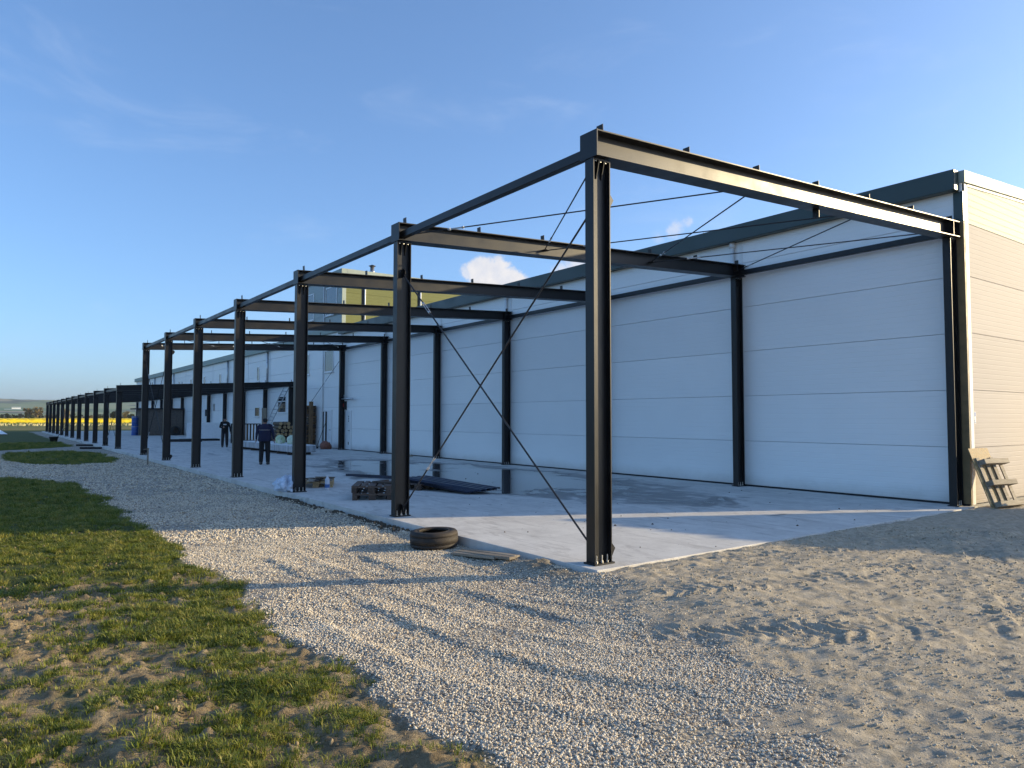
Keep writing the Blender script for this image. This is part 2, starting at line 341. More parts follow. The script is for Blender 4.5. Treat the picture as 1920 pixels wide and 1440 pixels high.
# ground sheet: one tensor grid, dense before the camera, stretching to the horizon
def lines(a, b, d, far0, far1, g0=1.07, cap0=.7, reach0=60):
    c = list(np.arange(a, b, d)); s = d; v = a; lo = []
    while v > far0:
        s = s * g0 if (a - v) > reach0 or s < cap0 else s
        v -= s; lo.append(v)
    s = d; v = c[-1]; hi = []
    while v < far1: s *= 1.09; v += s; hi.append(v)
    return np.array(lo[::-1] + c + hi)
gx = lines(-3.2, 5.2, .021, -6000, 6000); gy = lines(-6.4, 5.4, .023, -6000, 6000, 1.08, .8, 8)
GX, GY = np.meshgrid(gx, gy, indexing='ij'); fx, fy = GX.ravel(), GY.ravel()
GZ = ground_z(fx, fy); nx, ny = len(gx), len(gy)
ii = (np.arange(nx - 1)[:, None] * ny + np.arange(ny - 1)[None, :]).ravel()
quads = np.stack([ii, ii + ny, ii + ny + 1, ii + 1], 1)
def npmesh(name, verts, quads):
    me = bpy.data.meshes.new(name); me.vertices.add(len(verts)); me.vertices.foreach_set('co', np.asarray(verts, np.float32).ravel())
    k = quads.shape[1]; me.loops.add(quads.size); me.loops.foreach_set('vertex_index', quads.astype(np.int32).ravel())
    me.polygons.add(len(quads)); me.polygons.foreach_set('loop_start', np.arange(0, quads.size, k, dtype=np.int32)); me.polygons.foreach_set('loop_total', np.full(len(quads), k, np.int32))
    me.update(calc_edges=True); me.validate(); return me
gme = npmesh('ground', np.stack([fx, fy, GZ], 1), quads)
G_ = grass_area(fx, fy); D_ = dirt_area(fx, fy)
soilm = np.exp(-((fy + .33) / .10) ** 2) * ss(-11, -8.5, fx) * ss(-2.6, -4.4, fx) * ss(.35, .6, fbm(fx, fy, 2.2, 3, 9)) + np.exp(-(((fx + .35) / .7) ** 2 + ((fy + .36) / .18) ** 2)) * .6
for nm, arr in (('grassy', G_), ('sandy', D_), ('soily', np.clip(soilm, 0, 1))):
    at = gme.attributes.new(nm, 'FLOAT', 'POINT'); at.data.foreach_set('value', arr.astype(np.float32))
for p in gme.polygons: p.use_smooth = True
def ground_mat():
    m, t, b = newmat('ground'); geo = N(t, 'ShaderNodeNewGeometry'); P = geo.outputs['Position']
    def noise(s, d=5, r=.6):
        n = N(t, 'ShaderNodeTexNoise'); n.inputs['Scale'].default_value = s; n.inputs['Detail'].default_value = d; n.inputs['Roughness'].default_value = r; L(t, P, n.inputs['Vector']); return n.outputs['Fac']
    def rng(v, a, b_, c=0, d=1, sm=True):
        r = N(t, 'ShaderNodeMapRange', interpolation_type='SMOOTHSTEP' if sm else 'LINEAR'); L(t, v, r.inputs[0])
        for i, q in enumerate((a, b_, c, d)): r.inputs[i + 1].default_value = q
        return r.outputs[0]
    def mix(f, a, b_):
        x = N(t, 'ShaderNodeMix', data_type='RGBA')
        (L(t, f, x.inputs[0]) if not isinstance(f, float) else setattr(x.inputs[0], 'default_value', f))
        for i, q in ((6, a), (7, b_)):
            if isinstance(q, tuple): x.inputs[i].default_value = q + (1,)
            else: L(t, q, x.inputs[i])
        return x.outputs[2]
    def math_(op, a, b_):
        x = N(t, 'ShaderNodeMath', operation=op)
        for i, q in enumerate((a, b_)):
            if isinstance(q, (int, float)): x.inputs[i].default_value = q
            else: L(t, q, x.inputs[i])
        return x.outputs[0]
    def attr(n): a = N(t, 'ShaderNodeAttribute'); a.attribute_name = n; return a.outputs['Fac']
    vo = N(t, 'ShaderNodeTexVoronoi'); vo.inputs['Scale'].default_value = 38; L(t, P, vo.inputs['Vector'])
    hsv = N(t, 'ShaderNodeSeparateColor'); L(t, vo.outputs['Color'], hsv.inputs[0])
    stone = mix(rng(hsv.outputs[0], 0, 1, sm=False), (.45, .405, .325), (.70, .635, .525))
    stone = mix(rng(hsv.outputs[1], .86, .9), stone, (.34, .25, .16))
    stone = mix(rng(vo.outputs['Distance'], .40, .72), stone, (.20, .18, .155))
    sand = mix(rng(noise(9, 8, .7), .3, .7), (.35, .295, .21), (.58, .505, .385))
    sand = mix(rng(noise(140, 3), .58, .7), sand, (.52, .47, .37))
    sand = mix(rng(noise(1.3, 4), .45, .75, 0, .6), sand, (.36, .325, .265))
    grav = mix(rng(noise(1.6, 5), .45, .75, 0, .7), stone, (.44, .385, .295))
    col = mix(attr('sandy'), grav, sand)
    gd = mix(rng(noise(6, 8, .7), .35, .65), (.20, .15, .085), (.37, .29, .175))
    gg = mix(rng(noise(30, 4), .3, .7), (.045, .062, .012), (.105, .120, .030))
    sx = N(t, 'ShaderNodeSeparateXYZ'); L(t, P, sx.inputs[0])
    # bare patches only close to the road corner, closed turf further on
    turf = math_('ADD', rng(sx.outputs['X'], -1.5, -7.0, -.10, .45), math_('MULTIPLY', noise(.75, 5, .65), 1.0))
    gcol = mix(rng(turf, .46, .62), gd, gg)
    gcol = mix(rng(sx.outputs['X'], -116, -122), gcol, mix(rng(noise(.02, 3), .4, .6), (.10, .125, .035), (.17, .15, .06)))
    col = mix(attr('grassy'), col, gcol)
    col = mix(attr('soily'), col, (.085, .066, .045))
    L(t, col, b.inputs['Base Color']); b.inputs['Roughness'].default_value = .92; b.inputs['Specular IOR Level'].default_value = .25
    hv = math_('MULTIPLY', math_('SUBTRACT', 1.0, vo.outputs['Distance']), math_('SUBTRACT', 1.0, math_('MAXIMUM', attr('sandy'), attr('grassy'))))
    hh = math_('ADD', math_('MULTIPLY', hv, 1.1), math_('ADD', math_('MULTIPLY', noise(55, 5, .7), .9), math_('MULTIPLY', noise(190, 3, .6), .35)))
    bp = N(t, 'ShaderNodeBump'); bp.inputs['Distance'].default_value = .022; bp.inputs['Strength'].default_value = 1; L(t, hh, bp.inputs['Height']); L(t, bp.outputs[0], b.inputs['Normal'])
    return m
gme.materials.append(ground_mat())
ground = link('ground', gme); tag(ground, 'gravel road, sandy rutted dirt and patchy turf in front of the slab', None, None, 'structure')

# ------------------------------------------------------------------ concrete slab
def slab_mat():
    m, t, b = newmat('slab_concrete'); geo = N(t, 'ShaderNodeNewGeometry'); P = geo.outputs['Position']
    def noise(s, d=5, r=.6, dist=0, sc=None):
        n = N(t, 'ShaderNodeTexNoise'); n.inputs['Scale'].default_value = s; n.inputs['Detail'].default_value = d; n.inputs['Roughness'].default_value = r; n.inputs['Distortion'].default_value = dist
        if sc:
            mp = N(t, 'ShaderNodeMapping'); mp.inputs['Scale'].default_value = sc; mp.inputs['Rotation'].default_value = (0, 0, R(20)); L(t, P, mp.inputs[0]); L(t, mp.outputs[0], n.inputs['Vector'])
        else: L(t, P, n.inputs['Vector'])
        return n.outputs['Fac']
    def rng(v, a, b_, c=0, d=1):
        r = N(t, 'ShaderNodeMapRange', interpolation_type='SMOOTHSTEP'); L(t, v, r.inputs[0])
        for i, q in enumerate((a, b_, c, d)): r.inputs[i + 1].default_value = q
        return r.outputs[0]
    def mth(op, a, b_):
        x = N(t, 'ShaderNodeMath', operation=op)
        for i, q in enumerate((a, b_)):
            if isinstance(q, (int, float)): x.inputs[i].default_value = q
            else: L(t, q, x.inputs[i])
        return x.outputs[0]
    def mix(f, a, b_):
        x = N(t, 'ShaderNodeMix', data_type='RGBA'); L(t, f, x.inputs[0])
        for i, q in ((6, a), (7, b_)):
            if isinstance(q, tuple): x.inputs[i].default_value = q + (1,)
            else: L(t, q, x.inputs[i])
        return x.outputs[2]
    sx = N(t, 'ShaderNodeSeparateXYZ'); L(t, P, sx.inputs[0]); X, Y = sx.outputs['X'], sx.outputs['Y']
    dry = mix(rng(noise(1.1, 8, .75), .34, .66), (.52, .50, .46), (.66, .64, .59))
    dry = mix(rng(noise(14, 6, .7), .55, .75, 0, .5), dry, (.40, .385, .36))
    dry = mix(rng(noise(2.2, 7, .72, 1.2, (.4, 1.6, 1)), .50, .66, 0, .6), dry, (.33, .31, .285))
    dry = mix(rng(noise(5, 7, .75, .6, (.3, 2.6, 1)), .60, .72, 0, .5), dry, (.30, .285, .265))
    dry = mix(rng(noise(60, 3), .68, .74, 0, .7), dry, (.25, .235, .21))
    # rain water left standing in the middle of the floor, pushed about with a broom
    ex = mth('DIVIDE', mth('ADD', X, 12.5), 11.5); ey = mth('DIVIDE', mth('ADD', Y, -5.9), 3.7)
    el = mth('SQRT', mth('ADD', mth('MULTIPLY', ex, ex), mth('MULTIPLY', ey, ey)), 0)
    ph = mth('ADD', rng(el, .35, 1.30, .37, -.30), noise(.55, 7, .62, .9))
    ph2 = mth('ADD', ph, mth('MULTIPLY', mth('SUBTRACT', noise(1.3, 5, .6, 1.6, (.5, 2.4, 1)), .5), .35))
    damp = rng(ph2, .50, .66); wet = rng(ph2, .66, .76)
    far = mth('MULTIPLY', rng(X, -24, -30), rng(noise(.8, 6, .7, 1.5, (.35, 1.8, 1)), .55, .7)); damp = mth('MAXIMUM', damp, mth('MULTIPLY', far, .8))
    spots = mth('MULTIPLY', rng(noise(3.2, 3, .5, .6), .70, .74), rng(Y, .8, 2.5)); damp = mth('MAXIMUM', damp, mth('MULTIPLY', spots, .9))
    col = mix(damp, dry, (.15, .15, .15)); col = mix(wet, col, (.085, .087, .09))
    L(t, col, b.inputs['Base Color'])
    ro = mth('SUBTRACT', mth('SUBTRACT', .78, mth('MULTIPLY', damp, .38)), mth('MULTIPLY', wet, .355)); L(t, ro, b.inputs['Roughness'])
    bp = N(t, 'ShaderNodeBump'); bp.inputs['Distance'].default_value = .003; L(t, mth('MULTIPLY', noise(40, 6, .7), mth('SUBTRACT', 1.0, wet)), bp.inputs['Height']); L(t, bp.outputs[0], b.inputs['Normal'])
    return m
b = MB(); b.bbox(-98, .272, -.152, 9.84, -.4, 0, .005); slab = b.build('concrete_slab', slab_mat()); tag(slab, 'pale concrete floor slab under the steel frame, wet in the middle', None, None, 'structure')

# ------------------------------------------------------------------ steel frames
YW, DEP, FL = 9.716, .271, .148            # inner column far face, column depth, flange width
SLOPE = .4957 / 9.716
BW, BH = .293, .308                        # rafter flange width and depth
def column_mesh(h, name):
    def fn(b):
        b.box(-FL / 2, FL / 2, 0, .013, .02, h); b.box(-FL / 2, FL / 2, DEP - .013, DEP, .02, h)
        b.box(-.005, .005, .013, DEP - .013, .02, h)
        b.box(-FL / 2 + .001, FL / 2 - .001, .0135, DEP - .0135, h - .02, h - .001)
    return mkmesh(fn, name, 'steel_paint')
base_me = mkmesh(lambda b: b.box(-.10, .10, -.02, DEP + .02, 0, .0195), 'base_plate', 'steel_paint_dull')
def _bolts(b):
    for sx in (-.045, .045):
        for y in (.05, DEP / 2, DEP - .05):
            b.tube((sx, y, .0195), (sx, y, .105), .0085, n=6); b.tube((sx, y, .0195), (sx, y, .040), .017, n=6)
bolt_me = mkmesh(_bolts, 'anchor_bolts', 'zinc')
def _ribs(b):
    for s in (-1, 1):
        for y in (DEP * .36, DEP * .66):
            b.prism([(s * .0055, -.001), (s * .072, -.001), (s * .020, -.20), (s * .0055, -.21)], y - .005, y + .005)
rib_me = mkmesh(_ribs, 'stiffener', 'steel_paint')
def _cb(b):
    for sx in (-.045, .045):
        for y in (.055, DEP / 2, DEP - .055):
            b.tube((sx, y, -.034), (sx, y, -.0205), .013, n=6)
cb_me = mkmesh(_cb, 'head_bolts', 'zinc')
def add_column(parent, me, x, y, h):
    c = link('column', me, None, parent, (x, y, 0))
    link('base_plate', base_me, None, c); link('anchor_bolts', bolt_me, None, c)['kind'] = 'stuff'
    link('stiffener', rib_me, None, c, (0, 0, h - .021)); link('head_bolts', cb_me, None, c, (0, 0, h))['kind'] = 'stuff'
    return c
def rafter_fn(y0, y1):
    def fn(b):
        z = lambda y: y * SLOPE
        def bar(x0, x1, za, zb):
            b.add([(x0, y0, z(y0) + za), (x1, y0, z(y0) + za), (x1, y0, z(y0) + zb), (x0, y0, z(y0) + zb), (x0, y1, z(y1) + za), (x1, y1, z(y1) + za), (x1, y1, z(y1) + zb), (x0, y1, z(y1) + zb)],
                  [(0, 1, 2, 3), (4, 7, 6, 5), (0, 4, 5, 1), (1, 5, 6, 2), (2, 6, 7, 3), (3, 7, 4, 0)])
        bar(-BW / 2, BW / 2, 0, .015); bar(-BW / 2, BW / 2, BH - .015, BH); bar(-.006, .006, .015, BH - .015)
    return fn
raf_me = mkmesh(rafter_fn(.002, YW + .05), 'rafter', 'steel_paint')
endp_me = mkmesh(lambda b: b.box(-BW / 2 - .002, BW / 2 + .002, -.013, .0015, -.004, BH + .004), 'end_plate', 'steel_paint')
stf_me = mkmesh(lambda b: (b.box(-BW / 2 + .004, -.0065, -.006, .006, .0155, BH - .0155), b.box(.0065, BW / 2 - .004, -.006, .006, .0155, BH - .0155)), 'web_stiffener', 'steel_paint')
def _cl(b):
    b.box(-.055, .055, -.004, .004, 0, .125); b.box(-.055, .055, .004, .06, 0, .006)
    for sx in (-.03, .03): b.tube((sx, -.006, .09), (sx, -.004, .09), .008, n=8)
cleat_me = mkmesh(_cl, 'cleat', 'steel_paint')
CLEATS = [.18, 1.75, 3.29, 4.85, 6.42, 8.0, 9.6]
def add_rafter(parent, x, H):
    r = link('rafter', raf_me, None, parent, (x, 0, H))
    link('end_plate', endp_me, None, r)
    for y in (YW - DEP + .007, YW): link('web_stiffener', stf_me, None, r, (0, y, y * SLOPE))
    for y in CLEATS: link('cleat', cleat_me, None, r, (0, y, y * SLOPE + BH), (math.atan(SLOPE), 0, 0))
    return r
def bar_along_x(b, x0, x1, y, z, w=.12, h=.14): b.bbox(x0, x1, y - w / 2, y + w / 2, z - h / 2, z + h / 2, .006)
def rod(parent, p0, p1, r=.0125, tb=.82):
    """threaded bracing rod with eye plates and an open turnbuckle"""
    p0, p1 = Vector(p0), Vector(p1); d = (p1 - p0); l = d.length; d.normalize(); q = p0 + d * l * tb
    b = MB(); b.tube(p0, q - d * .14, r, n=8); b.tube(q + d * .14, p1, r, n=8)
    o = b.build('brace_rod', 'rod', parent, smooth=False)
    a = d.orthogonal().normalized()
    b = MB(); b.tube(q - d * .15, q - d * .11, .022, n=8); b.tube(q + d * .11, q + d * .15, .022, n=8)
    for s in (-1, 1): b.tube(q - d * .12 + a * s * .016, q + d * .12 + a * s * .016, .007, n=6)
    b.build('turnbuckle', 'zinc', o)
    return o
def gusset(parent, p, sx=1, vert=True):
    """five-sided eye plate welded to the web; vert: standing in the row plane, else lying in the roof plane"""
    poly = [(0, -.07), (.06, -.07), (.11, -.02), (.11, .03), (.06, .08), (0, .08)]
    b = MB(); poly = [(q[0] * sx, q[1]) for q in poly]
    b.prism(poly, -.005, .005, 'y' if vert else 'z'); o = b.build('eye_plate', 'steel_paint', parent, loc=p)
    return o

# tall frame
tall = thing('steel_canopy_frame', 'tall black steel canopy frame with seven portals beside the white warehouse', 'steel frame')
HC = 4.7805
oc_me = column_mesh(HC - .004, 'column'); HI = HC + (YW - DEP) * SLOPE; ic_me = column_mesh(HI - .004, 'column_inner')
XS = [-5.0 * i for i in range(7)]
for x in XS:
    add_column(tall, oc_me, x, 0, HC - .004); add_column(tall, ic_me, x, YW - DEP, HI - .004); add_rafter(tall, x, HC)
for i in range(6):
    b = MB(); bar_along_x(b, XS[i + 1] + .008, XS[i] - .008, .115, HC + .115, .10, .12); b.build('eave_tube', 'steel_paint', tall)
    b = MB(); bar_along_x(b, XS[i + 1] + .008, XS[i] - .008, YW - .10, HC + YW * SLOPE + .09, .10, .12); b.build('wall_tube', 'steel_paint', tall)
for x0, x1 in ((-5, 0), (-30, -25)):
    yb = DEP / 2
    rod(tall, (x0 + .06, yb - .012, 4.20), (x1 - .06, yb - .012, .13), tb=.17); rod(tall, (x1 - .06, yb + .012, 4.26), (x0 + .06, yb + .012, .13), tb=.8)
    for x, s in ((x0, 1), (x1, -1)):
        for z in (.13, 4.22):
            gusset(tall, (x + s * .006, yb, z), s)
    for z in (.13, 4.30):
        b = MB(); b.prism([(0, -.08), (.035, -.08), (.10, .03), (.05, .09), (0, .09)], -.005, .005, 'x'); b.build('spare_lug', 'steel_paint', tall, loc=(x1 + .02, DEP, z))
    Y4 = [.20, 3.33, 6.42, 9.5]
    zr = lambda y: HC + y * SLOPE + .13
    for k in range(3):
        a, c = Y4[k], Y4[k + 1]
        rod(tall, (x0 + .05, a + .03, zr(a)), (x1 - .05, c - .03, zr(c)), .0115, .16); rod(tall, (x0 + .05, c - .03, zr(c)), (x1 - .05, a + .03, zr(a)), .0115, .16)
    for y in Y4:
        gusset(tall, (x0 + .0065, y, zr(y)), 1, False); gusset(tall, (x1 - .0065, y, zr(y)), -1, False)
# lug under the first rafter
b = MB(); b.box(-.055, .055, -.005, .005, -.15, .002)
for sx in (-.03, .03):
    for z in (-.05, -.09): b.tube((sx, -.012, z), (sx, .012, z), .010, n=6)
b.build('hanging_lug', 'steel_paint', tall, loc=(0, 4.84, HC + 4.84 * SLOPE))
rod(tall, (-30.08, YW - .13, 4.9), (-37.83, YW - .13, .85), .012, .3)
# low frame
low = thing('low_canopy_frame', 'long low black steel canopy frame running on into the distance', 'steel frame')
HL = 3.13; XL = [-37.9 - 5.1 * i for i in range(12)]; HLI = HL + (YW - DEP) * SLOPE
lo_me = column_mesh(HL - .004, 'column_low'); li_me = column_mesh(HLI - .004, 'column_low_inner')
for x in XL:
    add_column(low, lo_me, x, 0, HL - .004); add_column(low, li_me, x, YW - DEP, HLI - .004); add_rafter(low, x, HL)
for i in range(11):
    b = MB(); bar_along_x(b, XL[i + 1] + .008, XL[i] - .008, .115, HL + .115, .10, .12); b.build('eave_tube', 'galv' if 0 else 'steel_paint', low)
    b = MB(); bar_along_x(b, XL[i + 1] + .008, XL[i] - .008, YW - .10, HL + YW * SLOPE + .09, .10, .12); b.build('wall_tube', 'steel_paint', low)
for i in (0, 6):
    x1, x0 = XL[i], XL[i + 1]; yb = DEP / 2
    rod(low, (x0 + .06, yb - .012, 2.7), (x1 - .06, yb - .012, .13)); rod(low, (x1 - .06, yb + .012, 2.7), (x0 + .06, yb + .012, .13))
    for x, s in ((x0, 1), (x1, -1)):
        for z in (.13, 2.7): gusset(low, (x + s * .006, yb, z), s)

# ------------------------------------------------------------------ warehouse
WY = 9.79; XE = .18; ROWZ = [.035, 1.13, 2.26, 3.39, 4.52, 5.65, 6.38]
def panel(b, x0, x1, z0, z1, y=WY, t=.06, g=.004): b.bbox(x0 + g, x1 - g, y, y + t, z0 + g, z1 - g, .004)
wh = thing('warehouse', 'white ribbed-panel warehouse with dark green fascia behind the tall steel frame', 'building')
b = MB(); b.box(-30.6, XE - .07, WY + .05, 40, -.3, 6.36); b.build('core', 'joint_seal', wh)
xb = [XE - .02, -5.0, -10.0, -15.0, -20.0, -25.0, -30.6]
pcache = {}
for i in range(6):
    for j in range(6):
        key = (round(xb[i] - xb[i + 1], 3), j)
        if key not in pcache:
            bb = MB(); panel(bb, 0, key[0], ROWZ[j], ROWZ[j + 1], 0); pcache[key] = bb.mesh('wall_panel')
        link('wall_panel', pcache[key], 'panel_white', wh, (xb[i + 1], WY, 0))
for x in xb[1:-1]:
    b = MB(); b.bbox(x - .045, x + .045, WY - .012, WY + .01, .04, 6.3, .003); b.build('joint_strip', 'trim_white', wh)
for x in (-5.22, -15.22, -25.22):
    b = MB(); b.tube((x, WY - .06, .2), (x, WY - .06, 6.2), .05, n=12); b.tube((x, WY - .06, 6.08), (x, WY - .06, 6.21), .075, n=12); b.build('downpipe', 'trim_white', wh, smooth=True)
b = MB(); b.box(-30.6, XE - .01, WY - .02, WY + .05, -.01, .036); b.build('plinth_strip', 'dark_gap', wh)
# fascia box gutter along the eave
b = MB(); b.bbox(-30.6, XE - .06, WY - .22, WY + .3, 6.21, 6.62, .01); fs = b.build('fascia', 'fascia_green', wh)
for x in (-6, -12, -18, -24):
    b = MB(); b.box(x - .012, x + .012, WY - .2225, WY + .1, 6.2085, 6.6225); b.build('fascia_joint', 'fascia_green', fs)
b = MB(); b.bbox(XE - .17, XE + .008, WY - .015, WY + .05, .02, 5.60, .003); b.build('corner_trim', 'trim_brown', wh)
b = MB(); b.bbox(XE - .17, XE + .008, WY - .016, WY + .05, 5.61, 6.2, .003); b.build('corner_trim', 'fascia_green', wh)
b = MB(); b.bbox(XE + .001, XE + .012, WY + .05, WY + .19, .02, 6.36, .003); b.build('corner_trim', 'trim_white', wh)
# gable end
eb = [WY + .20, 13.8, 19.8, 25.8]
ez = [.03, 1.13, 2.26, 3.39, 4.52, 5.58]
for i in range(3):
    for j in range(5):
        bb = MB(); bb.bbox(XE - .06, XE, eb[i] + .003, eb[i + 1] - .003, ez[j] + .003, ez[j + 1] - .003, .004); bb.build('wall_panel', 'panel_beige', wh)
    z0 = 6.50 + (eb[i] - WY) * .064; z1 = 6.50 + (eb[i + 1] - WY) * .064
    bb = MB(); bb.prism([(eb[i] + .003, 5.585), (eb[i + 1] - .003, 5.585), (eb[i + 1] - .003, z1 - .1), (eb[i] + .003, z0 - .1)], XE - .06, XE + .004, 'x'); bb.build('wall_panel', 'panel_pale_green', wh)
b = MB()
y0, y1 = WY - .02, 26; za, zb_ = 6.37, 6.37 + (y1 - y0) * .064
b.prism([(y0, za), (y1, zb_), (y1, zb_ + .24), (y0, za + .24)], XE - .3, XE + .05, 'x'); b.build('gable_coping', 'fascia_pale', wh)
b = MB(); b.prism([(y0 + .2, za - .05), (y1, zb_ - .05), (y1, zb_ - .002), (y0 + .2, za - .002)], XE - .1, XE + .02, 'x'); b.build('coping_strip', 'trim_white', wh)
b = MB(); b.add([(-30.6, WY + .3, 6.55), (XE - .3, WY + .3, 6.55), (XE - .3, 40, 8.4), (-30.6, 40, 8.4), (-30.6, WY + .3, 6.3), (XE - .3, WY + .3, 6.3), (XE - .3, 40, 6.3), (-30.6, 40, 6.3)],
                [(0, 1, 2, 3), (4, 7, 6, 5), (0, 4, 5, 1), (1, 5, 6, 2), (2, 6, 7, 3), (3, 7, 4, 0)]); b.build('roof', 'galv', wh)
b = MB(); b.box(XE + .0005, XE + .004, 10.02, 10.10, 1.60, 1.83); sg = b.build('pipe_marker', 'print_white', wh)
b = MB(); b.box(XE + .0042, XE + .005, 10.03, 10.09, 1.74, 1.82); b.box(XE + .0042, XE + .005, 10.03, 10.09, 1.615, 1.63); b.box(XE + .0042, XE + .005, 10.03, 10.07, 1.645, 1.66); b.build('marker_print', 'bottle_label', sg)

# ------------------------------------------------------------------ taller block with olive gable
ob = thing('office_block', 'taller block with olive gable and grey front rising above the warehouse roof', 'building')
OX0, OX1 = -37.55, -30.62
b = MB(); b.box(OX0 + .02, OX1 - .05, WY + .06, 30, -.2, 9.55); b.build('core', 'joint_seal', ob)
for j in range(5):
    for x0, x1 in ((OX0, -33.2), (-33.2, OX1)):
        bb = MB(); panel(bb, x0, x1, ROWZ[j], ROWZ[j + 1]); bb.build('wall_panel', 'panel_white', ob)
bb = MB(); panel(bb, OX0, OX1, 5.65, 6.45); bb.build('wall_panel', 'panel_white', ob)
for z0, z1 in ((6.46, 7.5), (7.5, 8.55), (8.55, 9.6)):
    for x0, x1 in ((OX0, -33.0), (-33.0, OX1)):
        bb = MB(); panel(bb, x0, x1, z0, z1); bb.build('wall_panel', 'panel_grey', ob)
    for y0, y1 in ((WY + .06, 10.95), (11.08, 14.45), (14.58, 19.0), (19.05, 24), (24.05, 30)):
        bb = MB(); bb.bbox(OX1 - .06, OX1, y0 + .003, y1 - .003, z0 + .003, z1 - .003, .004); bb.build('wall_panel', 'panel_olive', ob)
b = MB(); b.bbox(OX0 - .05, OX1 + .05, WY - .06, WY + .25, 9.58, 9.85, .01); b.bbox(OX1 - .25, OX1 + .051, WY + .25, 30, 9.582, 9.852, .01); b.build('coping', 'fascia_pale', ob)
b = MB(); b.bbox(OX1 - .02, OX1 + .03, WY - .01, WY + .22, 6.46, 9.57, .004); b.build('corner_trim', 'fascia_pale', ob)
for y, w in ((11.015, .11), (14.515, .09)):
    b = MB(); b.box(OX1 - .03, OX1 + .015, y - w / 2, y + w / 2, 6.4, 9.57); b.build('joint_strip', 'dark_gap', ob)
    b = MB(); b.tube((OX1 + .05, y + .10, 6.5), (OX1 + .05, y + .10, 9.57), .045, n=10); b.build('downpipe', 'trim_white', ob, smooth=True)
b = MB(); b.tube((-33.1, WY - .05, .1), (-33.1, WY - .05, 9.5), .035, n=10); b.build('downpipe', 'trim_white', ob, smooth=True)
b = MB(); b.bbox(OX0, OX1 - .05, WY - .13, WY + .05, 6.40, 6.75, .008); b.build('eave_ledge', 'fascia_pale', ob)
def window(parent, x0, x1, z0, z1, y=WY, bar=None, blind=None):
    b = MB(); f = .06
    b.box(x0, x0 + f, y - .03, y + .02, z0, z1); b.box(x1 - f, x1, y - .03, y + .02, z0, z1); b.box(x0 + f, x1 - f, y - .03, y + .02, z0, z0 + f); b.box(x0 + f, x1 - f, y - .03, y + .02, z1 - f, z1)
    if bar: b.box(x0 + f, x1 - f, y - .028, y + .02, bar - .025, bar + .025)
    w = b.build('window', 'window_frame', parent)
    b = MB(); b.box(x0 + f, x1 - f, y - .012, y - .004, z0 + f, z1 - f); b.build('pane', 'glass', w)
    b = MB(); b.box(x0 - .05, x1 + .05, y - .08, y - .002, z0 - .05, z0 - .002); b.build('sill', 'trim_white', w)
    return w
window(ob, -35.95, -34.75, 7.45, 9.05); window(ob, -32.9, -31.3, 7.45, 9.05); window(ob, -36.0, -35.3, 4.25, 5.5); window(ob, -32.95, -31.65, 4.25, 5.5)
# flue
b = MB(); Mx = Matrix.Translation((-32.0, 12.2, 9.5)); b.lathe([(.001, 0), (.14, 0), (.14, .62), (.16, .64), (.16, .68), (.12, .70), (.12, .98), (.001, .98)], 16, Mx); fl = b.build('flue', 'galv', ob, smooth=True)
b = MB(); b.lathe([(.001, 1.10), (.20, 1.02), (.20, 1.00), (.001, 1.04)], 16, Mx); b.build('flue_cowl', 'steel_paint', fl)
b = MB()
for k in range(3): a = k * 2.1; b.tube((-32 + .11 * math.cos(a), 12.2 + .11 * math.sin(a), 10.46), (-32 + .15 * math.cos(a), 12.2 + .15 * math.sin(a), 10.52), .01, n=5)
b.build('cowl_struts', 'galv', fl)
b = MB(); b.tube((-32, 13.6, 9.7), (-32, 14.6, 10.35), .02, n=6); b.tube((-32, 14.6, 9.7), (-32, 14.6, 10.38), .02, n=6); b.build('guy_post', 'steel_paint', ob)
# doors on the ground floor
def door(parent, x0, x1, z1, gap=None, lab=None, y=WY):
    b = MB(); f = .07
    b.box(x0, x0 + f, y - .05, y + .02, .03, z1); b.box(x1 - f, x1, y - .05, y + .02, .03, z1); b.box(x0 + f, x1 - f, y - .05, y + .02, z1 - f, z1)
    d = b.build('door_frame', 'window_frame', parent)
    b = MB(); b.bbox(x0 + f + .004, x1 - f - .004, y - .03, y - .004, .035, z1 - f - .004, .004); b.build('door_leaf', 'door_white', d)
    if gap:
        for gx0, gx1 in gap: b = MB(); b.box(gx0, gx1, y - .034, y - .029, .06, z1 - f - .03); b.build('dark_glazing', 'glass', d)
    b = MB(); b.tube((x1 - f - .1, y - .08, 1.02), (x1 - f - .22, y - .08, 1.02), .012, n=8); b.tube((x1 - f - .1, y - .08, 1.02), (x1 - f - .1, y - .03, 1.02), .012, n=8); b.build('handle', 'steel_paint', d)
    return d
door(ob, -33.25, -31.75, 2.14, [(-33.1, -32.9), (-32.7, -32.45)])
d2 = door(wh, -30.15, -29.15, 2.07)
b = MB()
for k, z in enumerate((1.72, 1.60, 1.48)): b.box(-29.52, -29.44, WY - .0352, WY - .031, z, z + .075)
b.box(-29.52, -29.44, WY - .0352, WY - .031, .28, .42); b.build('door_lettering', 'steel_paint', d2)
lm = thing('wall_lamp', 'grey tube lamp on a bracket above the white door', 'lamp', (-29.4, WY, 2.7))
b = MB(); b.tube((-.75, -.22, 0), (.85, -.22, -.02), .045, n=10); b.build('tube', 'galv', lm, smooth=True)
b = MB(); b.box(-.7, -.62, -.2, .0, -.03, .03); b.box(-.3, -.22, -.2, 0, .0, .03); b.tube((-.45, -.12, .0), (-.35, -.18, .2), .03, n=6); b.build('bracket', 'galv', lm)
sgn = thing('exit_box', 'small dark alarm box with a red front beside the door head', 'alarm box', (-30.0, WY, 2.35))
b = MB(); b.bbox(-.2, .2, -.12, 0, -.22, .22, .01); b.build('housing', 'steel_paint', sgn); b = MB(); b.box(-.1, .1, -.13, -.121, -.08, .1); b.build('front', 'red_sign', sgn)

